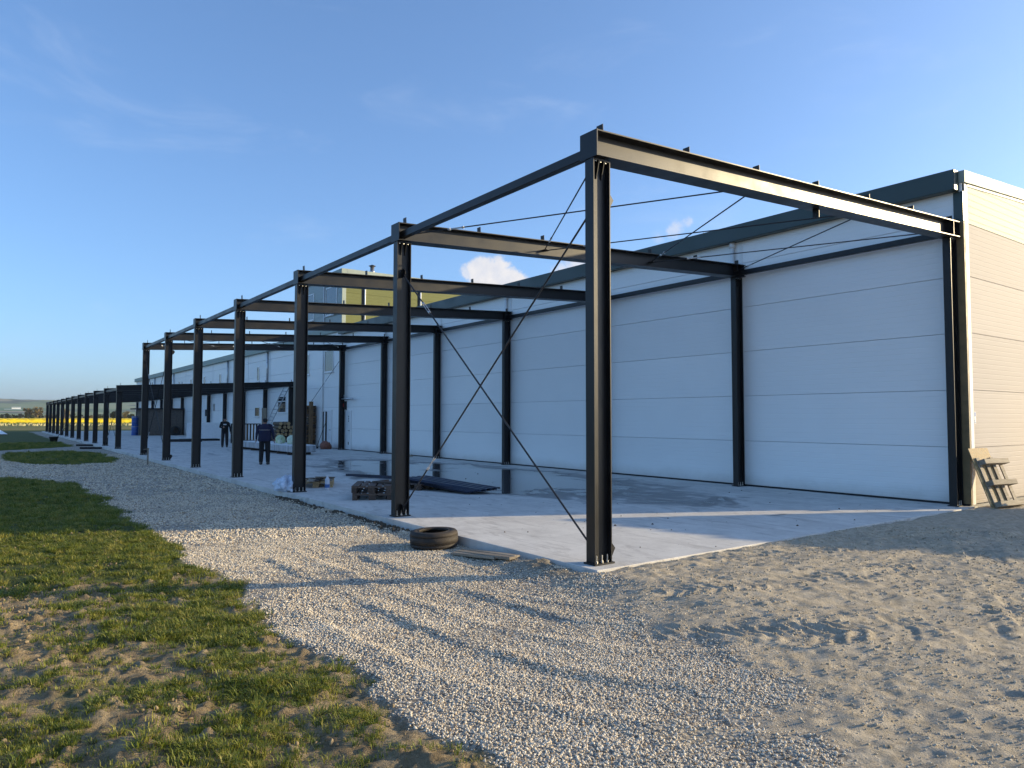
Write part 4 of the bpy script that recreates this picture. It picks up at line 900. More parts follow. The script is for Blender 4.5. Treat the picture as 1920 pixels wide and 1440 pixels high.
# ------------------------------------------------------------------ people
def person(label, loc, yaw, top, trousers, pose, broad=1.0, shoe='shoe', face=True):
    J = dict(pelvis=(0, 0, .95), belly=(0, 0, 1.10), chest=(.0, 0, 1.28), upper=(-.01, 0, 1.40), neck=(.0, 0, 1.475), jaw=(.025, 0, 1.545), head=(.012, 0, 1.615), crown=(0, 0, 1.675))
    for s, n in ((1, 'l'), (-1, 'r')):
        J['hip' + n] = (0, .095 * s, .88); J['knee' + n] = (.03, .11 * s, .49); J['ank' + n] = (-.01, .12 * s, .10); J['ball' + n] = (.10, .135 * s, .045); J['toe' + n] = (.17, .145 * s, .035)
        J['sh' + n] = (-.01, .185 * s * broad, 1.385)
    J.update(pose)
    rad = dict(pelvis=(.125, .165 * broad), belly=(.12, .16 * broad), chest=(.125, .175 * broad), upper=(.10, .13), neck=(.058, .058), jaw=(.070, .062), head=(.096, .080), crown=(.075, .062))
    for n in 'lr':
        rad.update({'hip' + n: (.115, .12), 'knee' + n: (.090, .092), 'ank' + n: (.074, .078), 'ball' + n: (.046, .038), 'toe' + n: (.036, .026), 'sh' + n: (.075, .075), 'el' + n: (.055, .055), 'wr' + n: (.036, .036)})
    E_ = [('pelvis', 'belly'), ('belly', 'chest'), ('chest', 'upper'), ('upper', 'neck'), ('neck', 'jaw'), ('jaw', 'head'), ('head', 'crown')]
    for n in 'lr': E_ += [('pelvis', 'hip' + n), ('hip' + n, 'knee' + n), ('knee' + n, 'ank' + n), ('ank' + n, 'ball' + n), ('ball' + n, 'toe' + n), ('upper', 'sh' + n), ('sh' + n, 'el' + n), ('el' + n, 'wr' + n)]
    names = list(J); me = bpy.data.meshes.new('sk'); me.from_pydata([J[n] for n in names], [(names.index(a), names.index(c)) for a, c in E_], [])
    o = bpy.data.objects.new('sk', me); COL.objects.link(o); o.modifiers.new('s', 'SKIN'); o.modifiers['s'].use_smooth_shade = True; o.modifiers.new('u', 'SUBSURF').levels = 2; o.modifiers['u'].render_levels = 2
    for i, n in enumerate(names): me.skin_vertices[0].data[i].radius = rad[n]
    me.skin_vertices[0].data[0].use_root = True
    dg = bpy.context.evaluated_depsgraph_get(); ev = bpy.data.meshes.new_from_object(o.evaluated_get(dg)); bpy.data.objects.remove(o)
    for nm in (top, trousers, 'skin', 'hair', shoe): ev.materials.append(M[nm])
    for p in ev.polygons:
        c = p.center; p.use_smooth = True
        if c.z > 1.60 or (c.z > 1.52 and c.x < .01): p.material_index = 3
        elif c.z > 1.475: p.material_index = 2
        elif c.z > .90 if abs(c.y) < .30 else c.z > .70: p.material_index = 0
        elif c.z > .10: p.material_index = 1
        else: p.material_index = 4
    bdy = bpy.data.objects.new('person', ev); COL.objects.link(bdy); bdy.location = loc; bdy.rotation_euler = (0, 0, yaw)
    tag(bdy, label, 'person')
    for n, s in (('l', 1), ('r', -1)):
        wr = Vector(J['wr' + n]); d = (wr - Vector(J['el' + n])).normalized(); side = Vector((1, 0, 0)) if abs(d.z) > .7 else Vector((0, 0, 1)); side = (side - d * side.dot(d)).normalized(); nrm = d.cross(side)
        b = MB(); Mh = Matrix((side, nrm, d)).transposed().to_4x4(); Mh.translation = wr
        b.bbox(-.04, .04, -.015, .015, -.005, .085, .012, Mh)
        for q, (off, ln) in enumerate(((-.030, .062), (-.010, .074), (.010, .078), (.030, .070))):
            a0 = Mh @ Vector((off, 0, .08)); a1 = Mh @ Vector((off, -.012 * s, .08 + ln * .55)); a2 = Mh @ Vector((off, -.034 * s, .08 + ln)); b.tube(a0, a1, .009, .0085, 6); b.tube(a1, a2, .0085, .007, 6)
        a0 = Mh @ Vector((.036, 0, .02)); a1 = Mh @ Vector((.060, -.012 * s, .055)); a2 = Mh @ Vector((.060, -.026 * s, .085)); b.tube(a0, a1, .011, .010, 6); b.tube(a1, a2, .010, .008, 6)
        b.build('hand', 'skin', bdy, smooth=True)
    for n, s in (('l', 1), ('r', -1)):
        a = Vector(J['ank' + n]); b = MB(); b.bbox(a.x - .085, a.x + .115, a.y - .052, a.y + .052, .0, .10, .03); b.bbox(a.x + .05, a.x + .205, a.y + s * .008 - .048, a.y + s * .008 + .048, .001, .068, .025); b.build('shoe', shoe, bdy, smooth=True)
    hc = Vector(J['head'])
    b = MB(); b.add([hc + Vector(v) for v in ((.105, 0, -.035), (.088, .014, -.04), (.088, -.014, -.04), (.088, 0, .012), (.086, 0, -.05))], [(0, 1, 3), (0, 3, 2), (0, 4, 1), (0, 2, 4)])
    for s in (-1, 1): b.bbox(hc.x - .02, hc.x + .015, hc.y + s * .085 - .008, hc.y + s * .085 + .008, hc.z - .045, hc.z + .02, .006)
    b.build('face', 'skin', bdy)
    b = MB()
    for s in (-1, 1): b.bbox(hc.x + .080, hc.x + .091, s * .03 - .010, s * .03 + .010, hc.z - .012, hc.z - .002, .003)
    b.bbox(hc.x + .070, hc.x + .082, -.02, .02, hc.z - .082, hc.z - .076, .002); b.build('eyes_and_mouth', 'hair', bdy)
    return bdy
p1 = person('person in navy jacket and black trousers standing with back to camera', (-20.15, 2.5, .0), math.atan2(.45, -1) , 'navy_cloth', 'black_cloth',
            dict(ell=(-.03, .275, 1.13), wrl=(.03, .30, .90), elr=(-.03, -.29, 1.13), wrr=(.05, -.31, .90)), 1.12)
b = MB(); b.lathe([(.20, .84), (.215, .86), (.21, 1.0), (.205, 1.2), (.20, 1.32), (.165, 1.42), (.085, 1.475)], 20, Matrix.Diagonal((.80, 1.10, 1, 1))); b.build('jacket_body', 'navy_cloth', p1, smooth=True)
b = MB(); b.lathe([(.208, 1.245), (.211, 1.245), (.211, 1.255), (.208, 1.255)], 20, Matrix.Diagonal((.80, 1.10, 1, 1))); b.build('reflective_stripe', 'galv', p1)
p2 = person('person in black hoodie looking down at a phone held in one hand', (-36.8, 5.4, .0), math.atan2(-9.5, 38), 'black_cloth', 'dark_trousers',
            dict(ell=(-.03, .27, 1.12), wrl=(.02, .29, .87), elr=(-.02, -.27, 1.13), wrr=(.20, -.10, 1.14), head=(.03, 0, 1.605), jaw=(.045, 0, 1.535)), 1.05)
b = MB(); b.lathe([(.165, .86), (.18, .88), (.18, 1.0), (.178, 1.2), (.175, 1.32), (.14, 1.42), (.08, 1.47)], 20, Matrix.Diagonal((.82, 1.06, 1, 1))); b.build('hoodie_body', 'black_cloth', p2, smooth=True)
b = MB(); b.bbox(.128, .148, -.09, .08, 1.27, 1.33, .003); b.build('chest_print', 'print_white', p2)
b = MB(); b.bbox(.255, .33, -.045, .045, 1.150, 1.160, .003); o = b.build('phone', 'steel_paint'); o.location = p2.location + Vector((0, 0, 0)); o.rotation_euler = p2.rotation_euler; tag(o, 'dark phone in the hand of the person in the black hoodie', 'phone')

# ------------------------------------------------------------------ fields, trees and hills
def field_mat():
    m, t, b = newmat('rapeseed'); geo = N(t, 'ShaderNodeNewGeometry'); n = N(t, 'ShaderNodeTexNoise'); n.inputs['Scale'].default_value = 1.6; n.inputs['Detail'].default_value = 6; n.inputs['Roughness'].default_value = .75; L(t, geo.outputs['Position'], n.inputs['Vector'])
    sx = N(t, 'ShaderNodeSeparateXYZ'); L(t, geo.outputs['Position'], sx.inputs[0])
    z = N(t, 'ShaderNodeMath', operation='MULTIPLY_ADD'); L(t, n.outputs['Fac'], z.inputs[0]); z.inputs[1].default_value = 1.2; L(t, sx.outputs['Z'], z.inputs[2])
    f = N(t, 'ShaderNodeMapRange', interpolation_type='SMOOTHSTEP'); L(t, z.outputs[0], f.inputs[0]); f.inputs[1].default_value = .95; f.inputs[2].default_value = 1.35
    x = N(t, 'ShaderNodeMix', data_type='RGBA'); L(t, f.outputs[0], x.inputs[0]); x.inputs[6].default_value = (.10, .13, .02, 1); x.inputs[7].default_value = (.72, .52, .012, 1)
    L(t, x.outputs[2], b.inputs['Base Color']); b.inputs['Roughness'].default_value = .9; return m
fxs = -186 - np.concatenate([[0, .01, .15, .4], np.arange(.8, 26, .5), 26 * 1.12 ** np.arange(1, 26)]); fys = np.concatenate([np.arange(-300, -40, 4.0), np.arange(-40, 60, .42), np.arange(60, 320, 4.0)])
FX, FY = np.meshgrid(fxs, fys, indexing='ij'); rr = np.random.default_rng(5)
FZ = 1.12 + (fbm(FX, FY, .35, 3, 51) - .5) * .35 + (rr.random(FX.shape) - .5) * .42
FZ[0] = -.2; FZ[1] = .35 + rr.random(FZ[1].shape) * .2; FZ[2] = .8 + rr.random(FZ[2].shape) * .3
FX = FX + (rr.random(FX.shape) - .5) * .25; ny_ = len(fys)
kk = (np.arange(len(fxs) - 1)[:, None] * ny_ + np.arange(ny_ - 1)[None, :]).ravel()
fm = npmesh('rapeseed_field', np.stack([FX, FY, FZ], -1).reshape(-1, 3), np.stack([kk, kk + 1, kk + ny_ + 1, kk + ny_], 1)); fm.materials.append(field_mat())
tag(link('rapeseed_field', fm), 'bright yellow rapeseed field in flower beyond the lawn', 'field', None, 'stuff')
# dry verge
b = MB(); vr_ = random.Random(2)
for k in range(2600):
    x = -176 - vr_.random() * 10; y = vr_.uniform(-45, 60); h = .15 + vr_.random() * .4; a = vr_.random() * 3.14; w = .22
    b.add([(x - w * math.cos(a), y - w * math.sin(a), -.12), (x + w * math.cos(a), y + w * math.sin(a), -.12), (x + vr_.uniform(-.1, .1), y + vr_.uniform(-.1, .1), h)], [(0, 1, 2)])
pm('dry_grass', (.40, .37, .20), .9, 0, .3, .5)
tag(b.build('verge_grass', 'dry_grass'), 'pale dry grass verge before the rapeseed', 'grass', None, 'stuff')
# hills
def hills_mat():
    m, t, b = newmat('hill_fields'); geo = N(t, 'ShaderNodeNewGeometry'); mp = N(t, 'ShaderNodeMapping'); mp.inputs['Scale'].default_value = (.0042, .0012, 0); mp.inputs['Rotation'].default_value = (0, 0, .1); L(t, geo.outputs['Position'], mp.inputs[0])
    v = N(t, 'ShaderNodeTexVoronoi'); v.inputs['Scale'].default_value = 1.6; L(t, mp.outputs[0], v.inputs['Vector']); s = N(t, 'ShaderNodeSeparateColor'); L(t, v.outputs['Color'], s.inputs[0])
    r = N(t, 'ShaderNodeValToRGB'); L(t, s.outputs[0], r.inputs[0]); r.color_ramp.interpolation = 'CONSTANT'
    cols = [(0, (.10, .15, .045)), (.25, (.055, .12, .03)), (.45, (.20, .18, .10)), (.6, (.13, .17, .06)), (.8, (.24, .20, .13))]
    r.color_ramp.elements[0].position = 0; r.color_ramp.elements[0].color = cols[0][1] + (1,); r.color_ramp.elements[1].position = cols[1][0]; r.color_ramp.elements[1].color = cols[1][1] + (1,)
    for p, c in cols[2:]: e = r.color_ramp.elements.new(p); e.color = c + (1,)
    n = N(t, 'ShaderNodeTexNoise'); n.inputs['Scale'].default_value = .006; n.inputs['Detail'].default_value = 6; L(t, geo.outputs['Position'], n.inputs['Vector'])
    f = N(t, 'ShaderNodeMapRange', interpolation_type='SMOOTHSTEP'); L(t, n.outputs['Fac'], f.inputs[0]); f.inputs[1].default_value = .54; f.inputs[2].default_value = .60
    x = N(t, 'ShaderNodeMix', data_type='RGBA'); L(t, f.outputs[0], x.inputs[0]); L(t, r.outputs[0], x.inputs[6]); x.inputs[7].default_value = (.035, .05, .022, 1)
    L(t, x.outputs[2], b.inputs['Base Color']); b.inputs['Roughness'].default_value = .95; return m
us = np.linspace(-900, -4600, 120); vs_ = np.linspace(-2600, 2600, 220); HU, HV = np.meshgrid(us, vs_, indexing='ij')
HH = -3 + 66 * ss(-900, -3000, HU) * (.72 + .5 * fbm(HU, HV, .0011, 4, 61)) + (rr.random(HU.shape)) * 4 * ss(-1600, -2600, HU)
HH = HH * ss(2600, 2300, np.abs(HV)) - 3 * (1 - ss(2600, 2300, np.abs(HV))); kk = (np.arange(119)[:, None] * 220 + np.arange(219)[None, :]).ravel()
hm_ = npmesh('hills', np.stack([HU, HV, HH], -1).reshape(-1, 3), np.stack([kk, kk + 1, kk + 221, kk + 220], 1)); hm_.materials.append(hills_mat())
tag(link('hills', hm_, smooth=True), 'low hills with fields on the horizon', None, None, 'structure')
def at(px, py, x):
    d = ray(px, py); k = (x - CAM_P[0]) / d.x; return Vector(CAM_P) + d * k
for k, (pa, pb, pz, lab, h) in enumerate([(8, 40, 769.5, 'lower long white farm hall far off on the hillside', 2.6), (22, 39, 766.5, 'upper short white farm hall far off on the hillside', 3.6)]):
    XF = -1760 - 35 * k; a, c = at(pa, pz, XF), at(pb, pz, XF); fh = thing('farm_hall', lab, 'building', (XF, a.y, a.z)); w = c.y - a.y
    b = MB(); b.box(-12, 0, 0, w, -4, h * .7); b.build('wall', 'trim_white', fh); b = MB(); b.prism([(-12.5, h * .7), (.5, h * .7), (-6, h * 1.25)], -.5, w + .5, 'y'); b.build('roof', 'fascia_pale', fh)
# trees and hedge bushes beyond the rapeseed
def leafmat(name, col):
    m, t, b = newmat(name); geo = N(t, 'ShaderNodeNewGeometry'); n = N(t, 'ShaderNodeTexNoise'); n.inputs['Scale'].default_value = .8; n.inputs['Detail'].default_value = 4; L(t, geo.outputs['Position'], n.inputs['Vector'])
    x = N(t, 'ShaderNodeMix', data_type='RGBA'); L(t, n.outputs['Fac'], x.inputs[0]); x.inputs[6].default_value = tuple(c * .5 for c in col) + (1,); x.inputs[7].default_value = tuple(c * 1.5 for c in col) + (1,)
    L(t, x.outputs[2], b.inputs['Base Color']); b.inputs['Roughness'].default_value = .9; MATS[name] = m
leafmat('leaf_tan', (.21, .165, .085)); leafmat('leaf_dark', (.035, .045, .018)); leafmat('leaf_green', (.07, .085, .025)); leafmat('leaf_pale', (.26, .22, .12))
def tree(name, label, cat, x, pxl, pxr, pytop, mat, trunk=.35, seed=0, group=None, leaves=900, pybot=None):
    r = random.Random(seed); a, c = at(pxl, pytop, x), at(pxr, pytop, x); top = a.z; w = (c.y - a.y) / 2; cy = (a.y + c.y) / 2
    t = thing(name, label, cat, (x, cy, -.3), (0, 0, 0), group); h = top + .3; th = h * trunk
    b = MB(); b.tube((0, 0, 0), (0, .1, th + h * .15), max(.08, h * .03), max(.04, h * .016), 7)
    for k in range(7):
        an = r.random() * 6.28; b.tube((0, .05, th * (.6 + .4 * r.random())), (math.cos(an) * w * .6, math.sin(an) * w * .6, th + (h - th) * (.25 + .5 * r.random())), h * .012, h * .004, 5)
    b.build('trunk', 'bark', t)
    b = MB(); cl = [(r.gauss(0, .42) * w, r.gauss(0, .45) * w, th + (h - th) * min(.9, max(.12, r.betavariate(2, 1.9))), (.28 + .3 * r.random()) * min(w, (h - th) * .6)) for _ in range(16)]
    for k in range(leaves):
        cx, cy2, cz, cr_ = cl[r.randrange(16)]; d = Vector((r.gauss(0, 1), r.gauss(0, 1), r.gauss(0, 1))).normalized() * cr_ * r.random() ** .4
        p = Vector((cx, cy2, cz)) + d; p.z = max(.15, min(h, p.z)); p.y = max(-w * 1.1, min(w * 1.1, p.y)); s = .09 * h ** .5 * (.6 + r.random()); u = Vector((r.gauss(0, 1), r.gauss(0, 1), r.gauss(0, 1))).normalized(); v = u.orthogonal().normalized()
        b.add([p - u * s - v * s * .6, p + u * s - v * s * .6, p + u * s * .7 + v * s, p - u * s * .7 + v * s], [(0, 1, 2, 3)])
    b.build('crown', mat, t); return t
TL = [('bare tan tree left of the tan pair beyond the rapeseed', -430, 45, 62, 766, 'leaf_tan', .3), ('broad tan tree at the left end of the far columns', -425, 60, 80, 763, 'leaf_tan', .25), ('pale tan tree glimpsed between the middle low columns', -420, 114, 130, 765, 'leaf_pale', .3),
      ('dark round tree between the second and third low columns', -360, 190, 207, 774, 'leaf_dark', .2), ('dark spreading tree right of the second low column', -350, 205, 221, 772, 'leaf_dark', .22), ('pale blossoming tree right of the first low column', -370, 228, 243, 772, 'leaf_pale', .25), ('dark low tree beside the shed roof', -350, 240, 256, 777, 'leaf_dark', .2)]
for k, (lb, x, a, c, tp, mt, tk) in enumerate(TL): tree('far_tree', lb, 'tree', x, a, c, tp, mt, tk, 20 + k, 'trees beyond the rapeseed')
BL = [(-3, 12, 777), (11, 25, 775.5), (24, 34, 778), (32, 44, 776), (43, 55, 779), (54, 68, 778), (66, 84, 779), (83, 100, 777), (98, 116, 778), (128, 146, 776), (145, 163, 778), (162, 178, 779), (176, 192, 777), (206, 216, 780), (219, 232, 779), (250, 262, 780), (-40, -18, 776), (-20, -2, 777)]
lbs = ['from the left edge', 'right of the first', 'below the farm halls', 'right of the farm halls', 'under the tan trees', 'under the broad tan tree', 'at the far end columns']
BL = BL[:16]
ORD = 'first second third fourth fifth sixth seventh eighth ninth tenth eleventh twelfth thirteenth fourteenth fifteenth sixteenth'.split()
for k, (a, c, tp) in enumerate(BL):
    tree('hedge_bush', ORD[k] + ' low hedge bush from the left in the row beyond the rapeseed', 'bush', -415 - (k % 4) * 6, a, c, tp, ('leaf_dark', 'leaf_green', 'leaf_dark', 'leaf_tan')[k % 4], .08, 50 + k, 'hedge bushes beyond the rapeseed', 420)

# ------------------------------------------------------------------ scattered stones and grass (instanced stuff)
def proto_collection(name, objs):
    c = bpy.data.collections.new(name)
    for o in objs: c.objects.link(o)
    return c
def scatter(name, pts, rot, scl, protos, label, cat):
    me = bpy.data.meshes.new(name); me.vertices.add(len(pts)); me.vertices.foreach_set('co', np.asarray(pts, np.float32).ravel())
    a = me.attributes.new('rot', 'FLOAT_VECTOR', 'POINT'); a.data.foreach_set('vector', np.asarray(rot, np.float32).ravel())
    a = me.attributes.new('scl', 'FLOAT_VECTOR', 'POINT'); a.data.foreach_set('vector', np.asarray(scl, np.float32).ravel()); me.update()
    o = bpy.data.objects.new(name, me); COL.objects.link(o)
    g = bpy.data.node_groups.new(name, 'GeometryNodeTree'); g.interface.new_socket('Geometry', in_out='INPUT', socket_type='NodeSocketGeometry'); g.interface.new_socket('Geometry', in_out='OUTPUT', socket_type='NodeSocketGeometry')
    gi = g.nodes.new('NodeGroupInput'); go = g.nodes.new('NodeGroupOutput'); ip = g.nodes.new('GeometryNodeInstanceOnPoints'); ci = g.nodes.new('GeometryNodeCollectionInfo')
    ci.inputs['Collection'].default_value = proto_collection(name + '_kinds', protos); ci.inputs['Separate Children'].default_value = True; ci.inputs['Reset Children'].default_value = True
    ip.inputs['Pick Instance'].default_value = True
    ra = g.nodes.new('GeometryNodeInputNamedAttribute'); ra.data_type = 'FLOAT_VECTOR'; ra.inputs['Name'].default_value = 'rot'
    sa = g.nodes.new('GeometryNodeInputNamedAttribute'); sa.data_type = 'FLOAT_VECTOR'; sa.inputs['Name'].default_value = 'scl'
    er = g.nodes.new('FunctionNodeEulerToRotation'); g.links.new(ra.outputs['Attribute'], er.inputs[0])
    g.links.new(gi.outputs[0], ip.inputs['Points']); g.links.new(ci.outputs[0], ip.inputs['Instance']); g.links.new(er.outputs[0], ip.inputs['Rotation']); g.links.new(sa.outputs['Attribute'], ip.inputs['Scale']); g.links.new(ip.outputs[0], go.inputs[0])
    md = o.modifiers.new('scatter', 'NODES'); md.node_group = g
    return tag(o, label, cat, None, 'stuff')
def pebble_mat():
    m, t, b = newmat('pebble'); oi = N(t, 'ShaderNodeObjectInfo'); r = N(t, 'ShaderNodeValToRGB'); L(t, oi.outputs['Random'], r.inputs[0])
    cs = [(0, (.34, .30, .24)), (.15, (.60, .53, .41)), (.45, (.74, .66, .52)), (.72, (.50, .43, .33)), (.84, (.66, .55, .39)), (.93, (.36, .25, .14)), (.97, (.23, .21, .19))]
    r.color_ramp.elements[0].position = 0; r.color_ramp.elements[0].color = cs[0][1] + (1,); r.color_ramp.elements[1].position = cs[1][0]; r.color_ramp.elements[1].color = cs[1][1] + (1,)
    for p, c in cs[2:]: e = r.color_ramp.elements.new(p); e.color = c + (1,)
    L(t, r.outputs[0], b.inputs['Base Color']); b.inputs['Roughness'].default_value = .85; return m
PBM = pebble_mat()
def pebble(seed):
    bm = bmesh.new(); bmesh.ops.create_icosphere(bm, subdivisions=2, radius=1); r = random.Random(seed); a = [Vector((r.gauss(0, 1), r.gauss(0, 1), r.gauss(0, 1))).normalized() for _ in range(6)]
    for v in bm.verts:
        f = 1.0
        for k, d in enumerate(a): f -= max(0, v.co.dot(d) - .45) * (.35 + .1 * k % .4)
        v.co *= f; v.co.z *= .72; v.co.x *= 1.18
    me = bpy.data.meshes.new('pebble'); bm.to_mesh(me); bm.free(); me.materials.append(PBM)
    for p in me.polygons: p.use_smooth = True
    return bpy.data.objects.new('pebble', me)
rg = np.random.default_rng(12)
def cam_d(x, y): return np.hypot(x - CAM_P[0], y - CAM_P[1])
def sample(x0, x1, y0, y1, n): return rg.uniform(x0, x1, n), rg.uniform(y0, y1, n)
PX, PY, PS = [], [], []
for (x0, x1, y0, y1, dens, rmin, rmax, dmax, dmin) in [(-1.5, 5.4, -4.4, .6, 7200, .0036, .0105, 6.6, 0), (-5.5, 3.5, -4.2, -.16, 3600, .0050, .0115, 11.5, 6.4), (-13, -2, -4.2, -.16, 700, .010, .019, 19, 11.3), (-34, -9, -7.5, -.16, 170, .016, .030, 42, 18.8)]:
    n = int((x1 - x0) * (y1 - y0) * dens); x, y = sample(x0, x1, y0, y1, n); d = cam_d(x, y); g = grass_area(x, y); s = dirt_area(x, y)
    clump = fbm(x, y, 1.7, 3, 71)
    keep = (d < dmax) & (d >= dmin) & (rg.random(n) < np.clip((1 - g) * 1.25 - .12, 0, 1) ** 1.5 * (1 - .93 * s) * np.clip(.55 + (clump - .40) * 3.0, .15, 1)) & ((y < -.17) | (x > .3))
    # keep within the camera's reach on the left and right
    u = (x - CAM_P[0]) * RGT.x + (y - CAM_P[1]) * RGT.y; f = (x - CAM_P[0]) * FWD.x + (y - CAM_P[1]) * FWD.y; keep &= (f > 1.5) & (np.abs(u) < f * .95 + .6)
    x, y = x[keep], y[keep]; PX.append(x); PY.append(y); q = rg.random(len(x)); PS.append(rmin + (rmax - rmin) * q ** 1.6)
px, py, ps = np.concatenate(PX), np.concatenate(PY), np.concatenate(PS); ps = ps * np.where(dirt_area(px, py) > .5, .7, 1)
pz = ground_z(px, py) + ps * .25
scatter('gravel_pebbles', np.stack([px, py, pz], 1), rg.uniform(0, 6.28, (len(px), 3)) * [.12, .12, 1], ps[:, None] * rg.uniform(.8, 1.2, (len(px), 3)), [pebble(k) for k in range(5)], 'white and grey rounded gravel pebbles of the road', 'gravel')
# sand grains and clods of dry earth
def solid_mat(name, c0, c1):
    m, t, b = newmat(name); oi = N(t, 'ShaderNodeObjectInfo'); x = N(t, 'ShaderNodeMix', data_type='RGBA'); L(t, oi.outputs['Random'], x.inputs[0]); x.inputs[6].default_value = c0 + (1,); x.inputs[7].default_value = c1 + (1,)
    L(t, x.outputs[2], b.inputs['Base Color']); b.inputs['Roughness'].default_value = .95; return m
CLM = solid_mat('dry_clod', (.16, .12, .07), (.30, .23, .135)); GRM = solid_mat('sand_grain', (.30, .25, .17), (.58, .50, .38))
def recol(o, m): o.data.materials.clear(); o.data.materials.append(m); return o
n = 60000; x, y = sample(-2.5, 6.2, -3.2, 9, n); d = cam_d(x, y); w = dirt_area(x, y) * (1 - grass_area(x, y)); keep = (rg.random(n) < w * np.clip(.25 + (fbm(x, y, 1.4, 3, 91) - .3) * 2.2, .1, 1)) & (d < 13) & ((x > .30) | (y < -.2))
x, y = x[keep], y[keep]; sz = (.0022 + rg.random(len(x)) ** 3 * .0085) * (1 + cam_d(x, y) * .05)
scatter('sand_grains', np.stack([x, y, ground_z(x, y) + sz * .3], 1), rg.uniform(0, 6.28, (len(x), 3)) * [.2, .2, 1], sz[:, None] * rg.uniform(.7, 1.3, (len(x), 3)), [recol(pebble(20 + k), GRM) for k in range(3)], 'coarse sand and grit on the rutted dirt', 'grit')
n = 26000; x, y = sample(-8, 4.6, -8.5, -3.2, n); d = cam_d(x, y); w = grass_area(x, y); keep = (rg.random(n) < w * ss(.42, .7, fbm(x, y, 1.1, 4, 93)) + .05 * w) & (d < 14); x, y = x[keep], y[keep]
sz = .003 + rg.random(len(x)) ** 4 * .017
scatter('earth_clods', np.stack([x, y, ground_z(x, y) + sz * .2], 1), rg.uniform(0, 6.28, (len(x), 3)) * [.4, .4, 1], sz[:, None] * rg.uniform(.6, 1.4, (len(x), 3)), [recol(pebble(30 + k), CLM) for k in range(4)], 'dry clods of earth between the grass', 'earth')
# grass tufts
def blade_mat(name, c0, c1, c2):
    m, t, b = newmat(name); oi = N(t, 'ShaderNodeObjectInfo'); r = N(t, 'ShaderNodeValToRGB'); L(t, oi.outputs['Random'], r.inputs[0])
    r.color_ramp.elements[0].color = c0 + (1,); r.color_ramp.elements[1].color = c2 + (1,); e = r.color_ramp.elements.new(.55); e.color = c1 + (1,)
    L(t, r.outputs[0], b.inputs['Base Color']); b.inputs['Roughness'].default_value = .6
    tr = N(t, 'ShaderNodeBsdfTranslucent'); L(t, r.outputs[0], tr.inputs[0]); mx = N(t, 'ShaderNodeMixShader'); mx.inputs[0].default_value = .35
    o = t.nodes['Material Output']; L(t, b.outputs[0], mx.inputs[1]); L(t, tr.outputs[0], mx.inputs[2]); L(t, mx.outputs[0], o.inputs[0]); return m
BLM = blade_mat('grass_blade', (.085, .125, .016), (.185, .215, .024), (.33, .30, .065))
def tuft(seed, nb, hmin, hmax, spread):
    r = random.Random(seed); b = MB()
    for k in range(nb):
        a = r.random() * 6.283; rad = r.random() ** .7 * spread; x, y = math.cos(a) * rad, math.sin(a) * rad; h = r.uniform(hmin, hmax); w = r.uniform(.0018, .0034); la = a + r.gauss(0, .9); ln = h * r.uniform(.35, 1.5)
        px_, py_ = -math.sin(la) * w, math.cos(la) * w; m1 = (x + math.cos(la) * ln * .35, y + math.sin(la) * ln * .35, h * .62); tp = (x + math.cos(la) * ln, y + math.sin(la) * ln, h * r.uniform(.75, 1.0))
        b.add([(x - px_, y - py_, -.01), (x + px_, y + py_, -.01), (m1[0] + px_ * .8, m1[1] + py_ * .8, m1[2]), (m1[0] - px_ * .8, m1[1] - py_ * .8, m1[2]), tp], [(0, 1, 2, 3), (3, 2, 4)])
    me = b.mesh('tuft'); me.materials.append(BLM); return bpy.data.objects.new('tuft', me)
tufts = [tuft(1, 30, .018, .055, .055), tuft(2, 26, .012, .040, .07), tuft(3, 34, .02, .075, .045), tuft(4, 24, .010, .030, .08), tuft(5, 26, .012, .036, .075), tuft(6, 28, .015, .05, .06)]
GXs, GYs, GSs = [], [], []
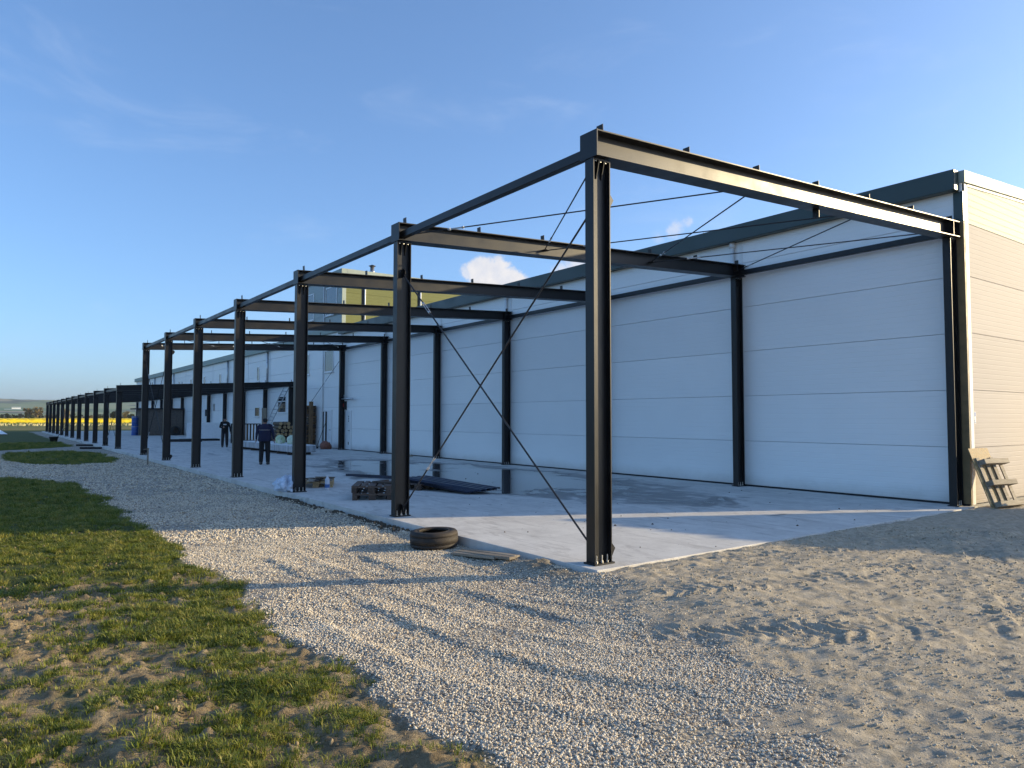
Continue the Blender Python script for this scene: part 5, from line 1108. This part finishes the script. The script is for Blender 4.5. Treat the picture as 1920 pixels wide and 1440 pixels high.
for (x0, x1, y0, y1, dens, dmin, dmax, smin, smax) in [(-3, 4.2, -7.2, -3.2, 900, 0, 7.5, .5, 1.15), (-9, 2, -9, -3.2, 480, 7.5, 13, .65, 1.3), (-26, -4, -13, -3.2, 130, 13, 30, .9, 1.8), (-60, -22, -16, -.9, 26, 30, 62, 1.4, 2.4)]:
    n = int((x1 - x0) * (y1 - y0) * dens); x, y = sample(x0, x1, y0, y1, n); d = cam_d(x, y); g = grass_area(x, y)
    cov = fbm(x, y, .7, 3, 81, .6) * .55 + fbm(x, y, 3.4, 4, 83, .6) * .62 + ss(-1.5, -8, x) * .36 - .115
    bandg = np.exp(-((y + 4.15) / .45) ** 2) * .16 * ss(2.6, 1.0, x)
    pr = ss(.50, .66, cov + bandg) * ss(.35, .8, g) + .11 * g * ss(.30, .55, fbm(x, y, 2.2, 3, 87))
    u = (x - CAM_P[0]) * RGT.x + (y - CAM_P[1]) * RGT.y; f = (x - CAM_P[0]) * FWD.x + (y - CAM_P[1]) * FWD.y
    keep = (d < dmax) & (d >= dmin) & (rg.random(n) < pr) & (f > 1.2) & (np.abs(u) < f * .95 + .8)
    x, y = x[keep], y[keep]; GXs.append(x); GYs.append(y); GSs.append(rg.uniform(smin, smax, len(x)) * (.7 + .5 * fbm(x, y, 1.5, 2, 85)))
tx, ty, tsz = np.concatenate(GXs), np.concatenate(GYs), np.concatenate(GSs)
scatter('grass_tufts', np.stack([tx, ty, ground_z(tx, ty)], 1), np.stack([rg.uniform(-.12, .12, len(tx)), rg.uniform(-.12, .12, len(tx)), rg.uniform(0, 6.28, len(tx))], 1), np.stack([tsz, tsz, tsz * rg.uniform(.7, 1.2, len(tx))], 1), tufts, 'patchy green grass on the turf beside the road', 'grass')
print('pebbles', len(px), 'tufts', len(tx), 'ground', nx, ny)

# ------------------------------------------------------------------ evening air
b = MB(); b.box(-5200, 900, -3200, 3200, -12, 130)
hz_ = b.build('haze', None); tag(hz_, 'thin evening haze over the fields', 'haze', None, 'stuff')
hmm = bpy.data.materials.new('haze'); hmm.use_nodes = True; ht = hmm.node_tree; ht.nodes.clear()
ho = ht.nodes.new('ShaderNodeOutputMaterial'); hv_ = ht.nodes.new('ShaderNodeVolumePrincipled'); hv_.inputs['Color'].default_value = (.66, .80, 1.0, 1); hv_.inputs['Density'].default_value = .00011; hv_.inputs['Anisotropy'].default_value = .2
ht.links.new(hv_.outputs[0], ho.inputs['Volume']); hz_.data.materials.append(hmm)
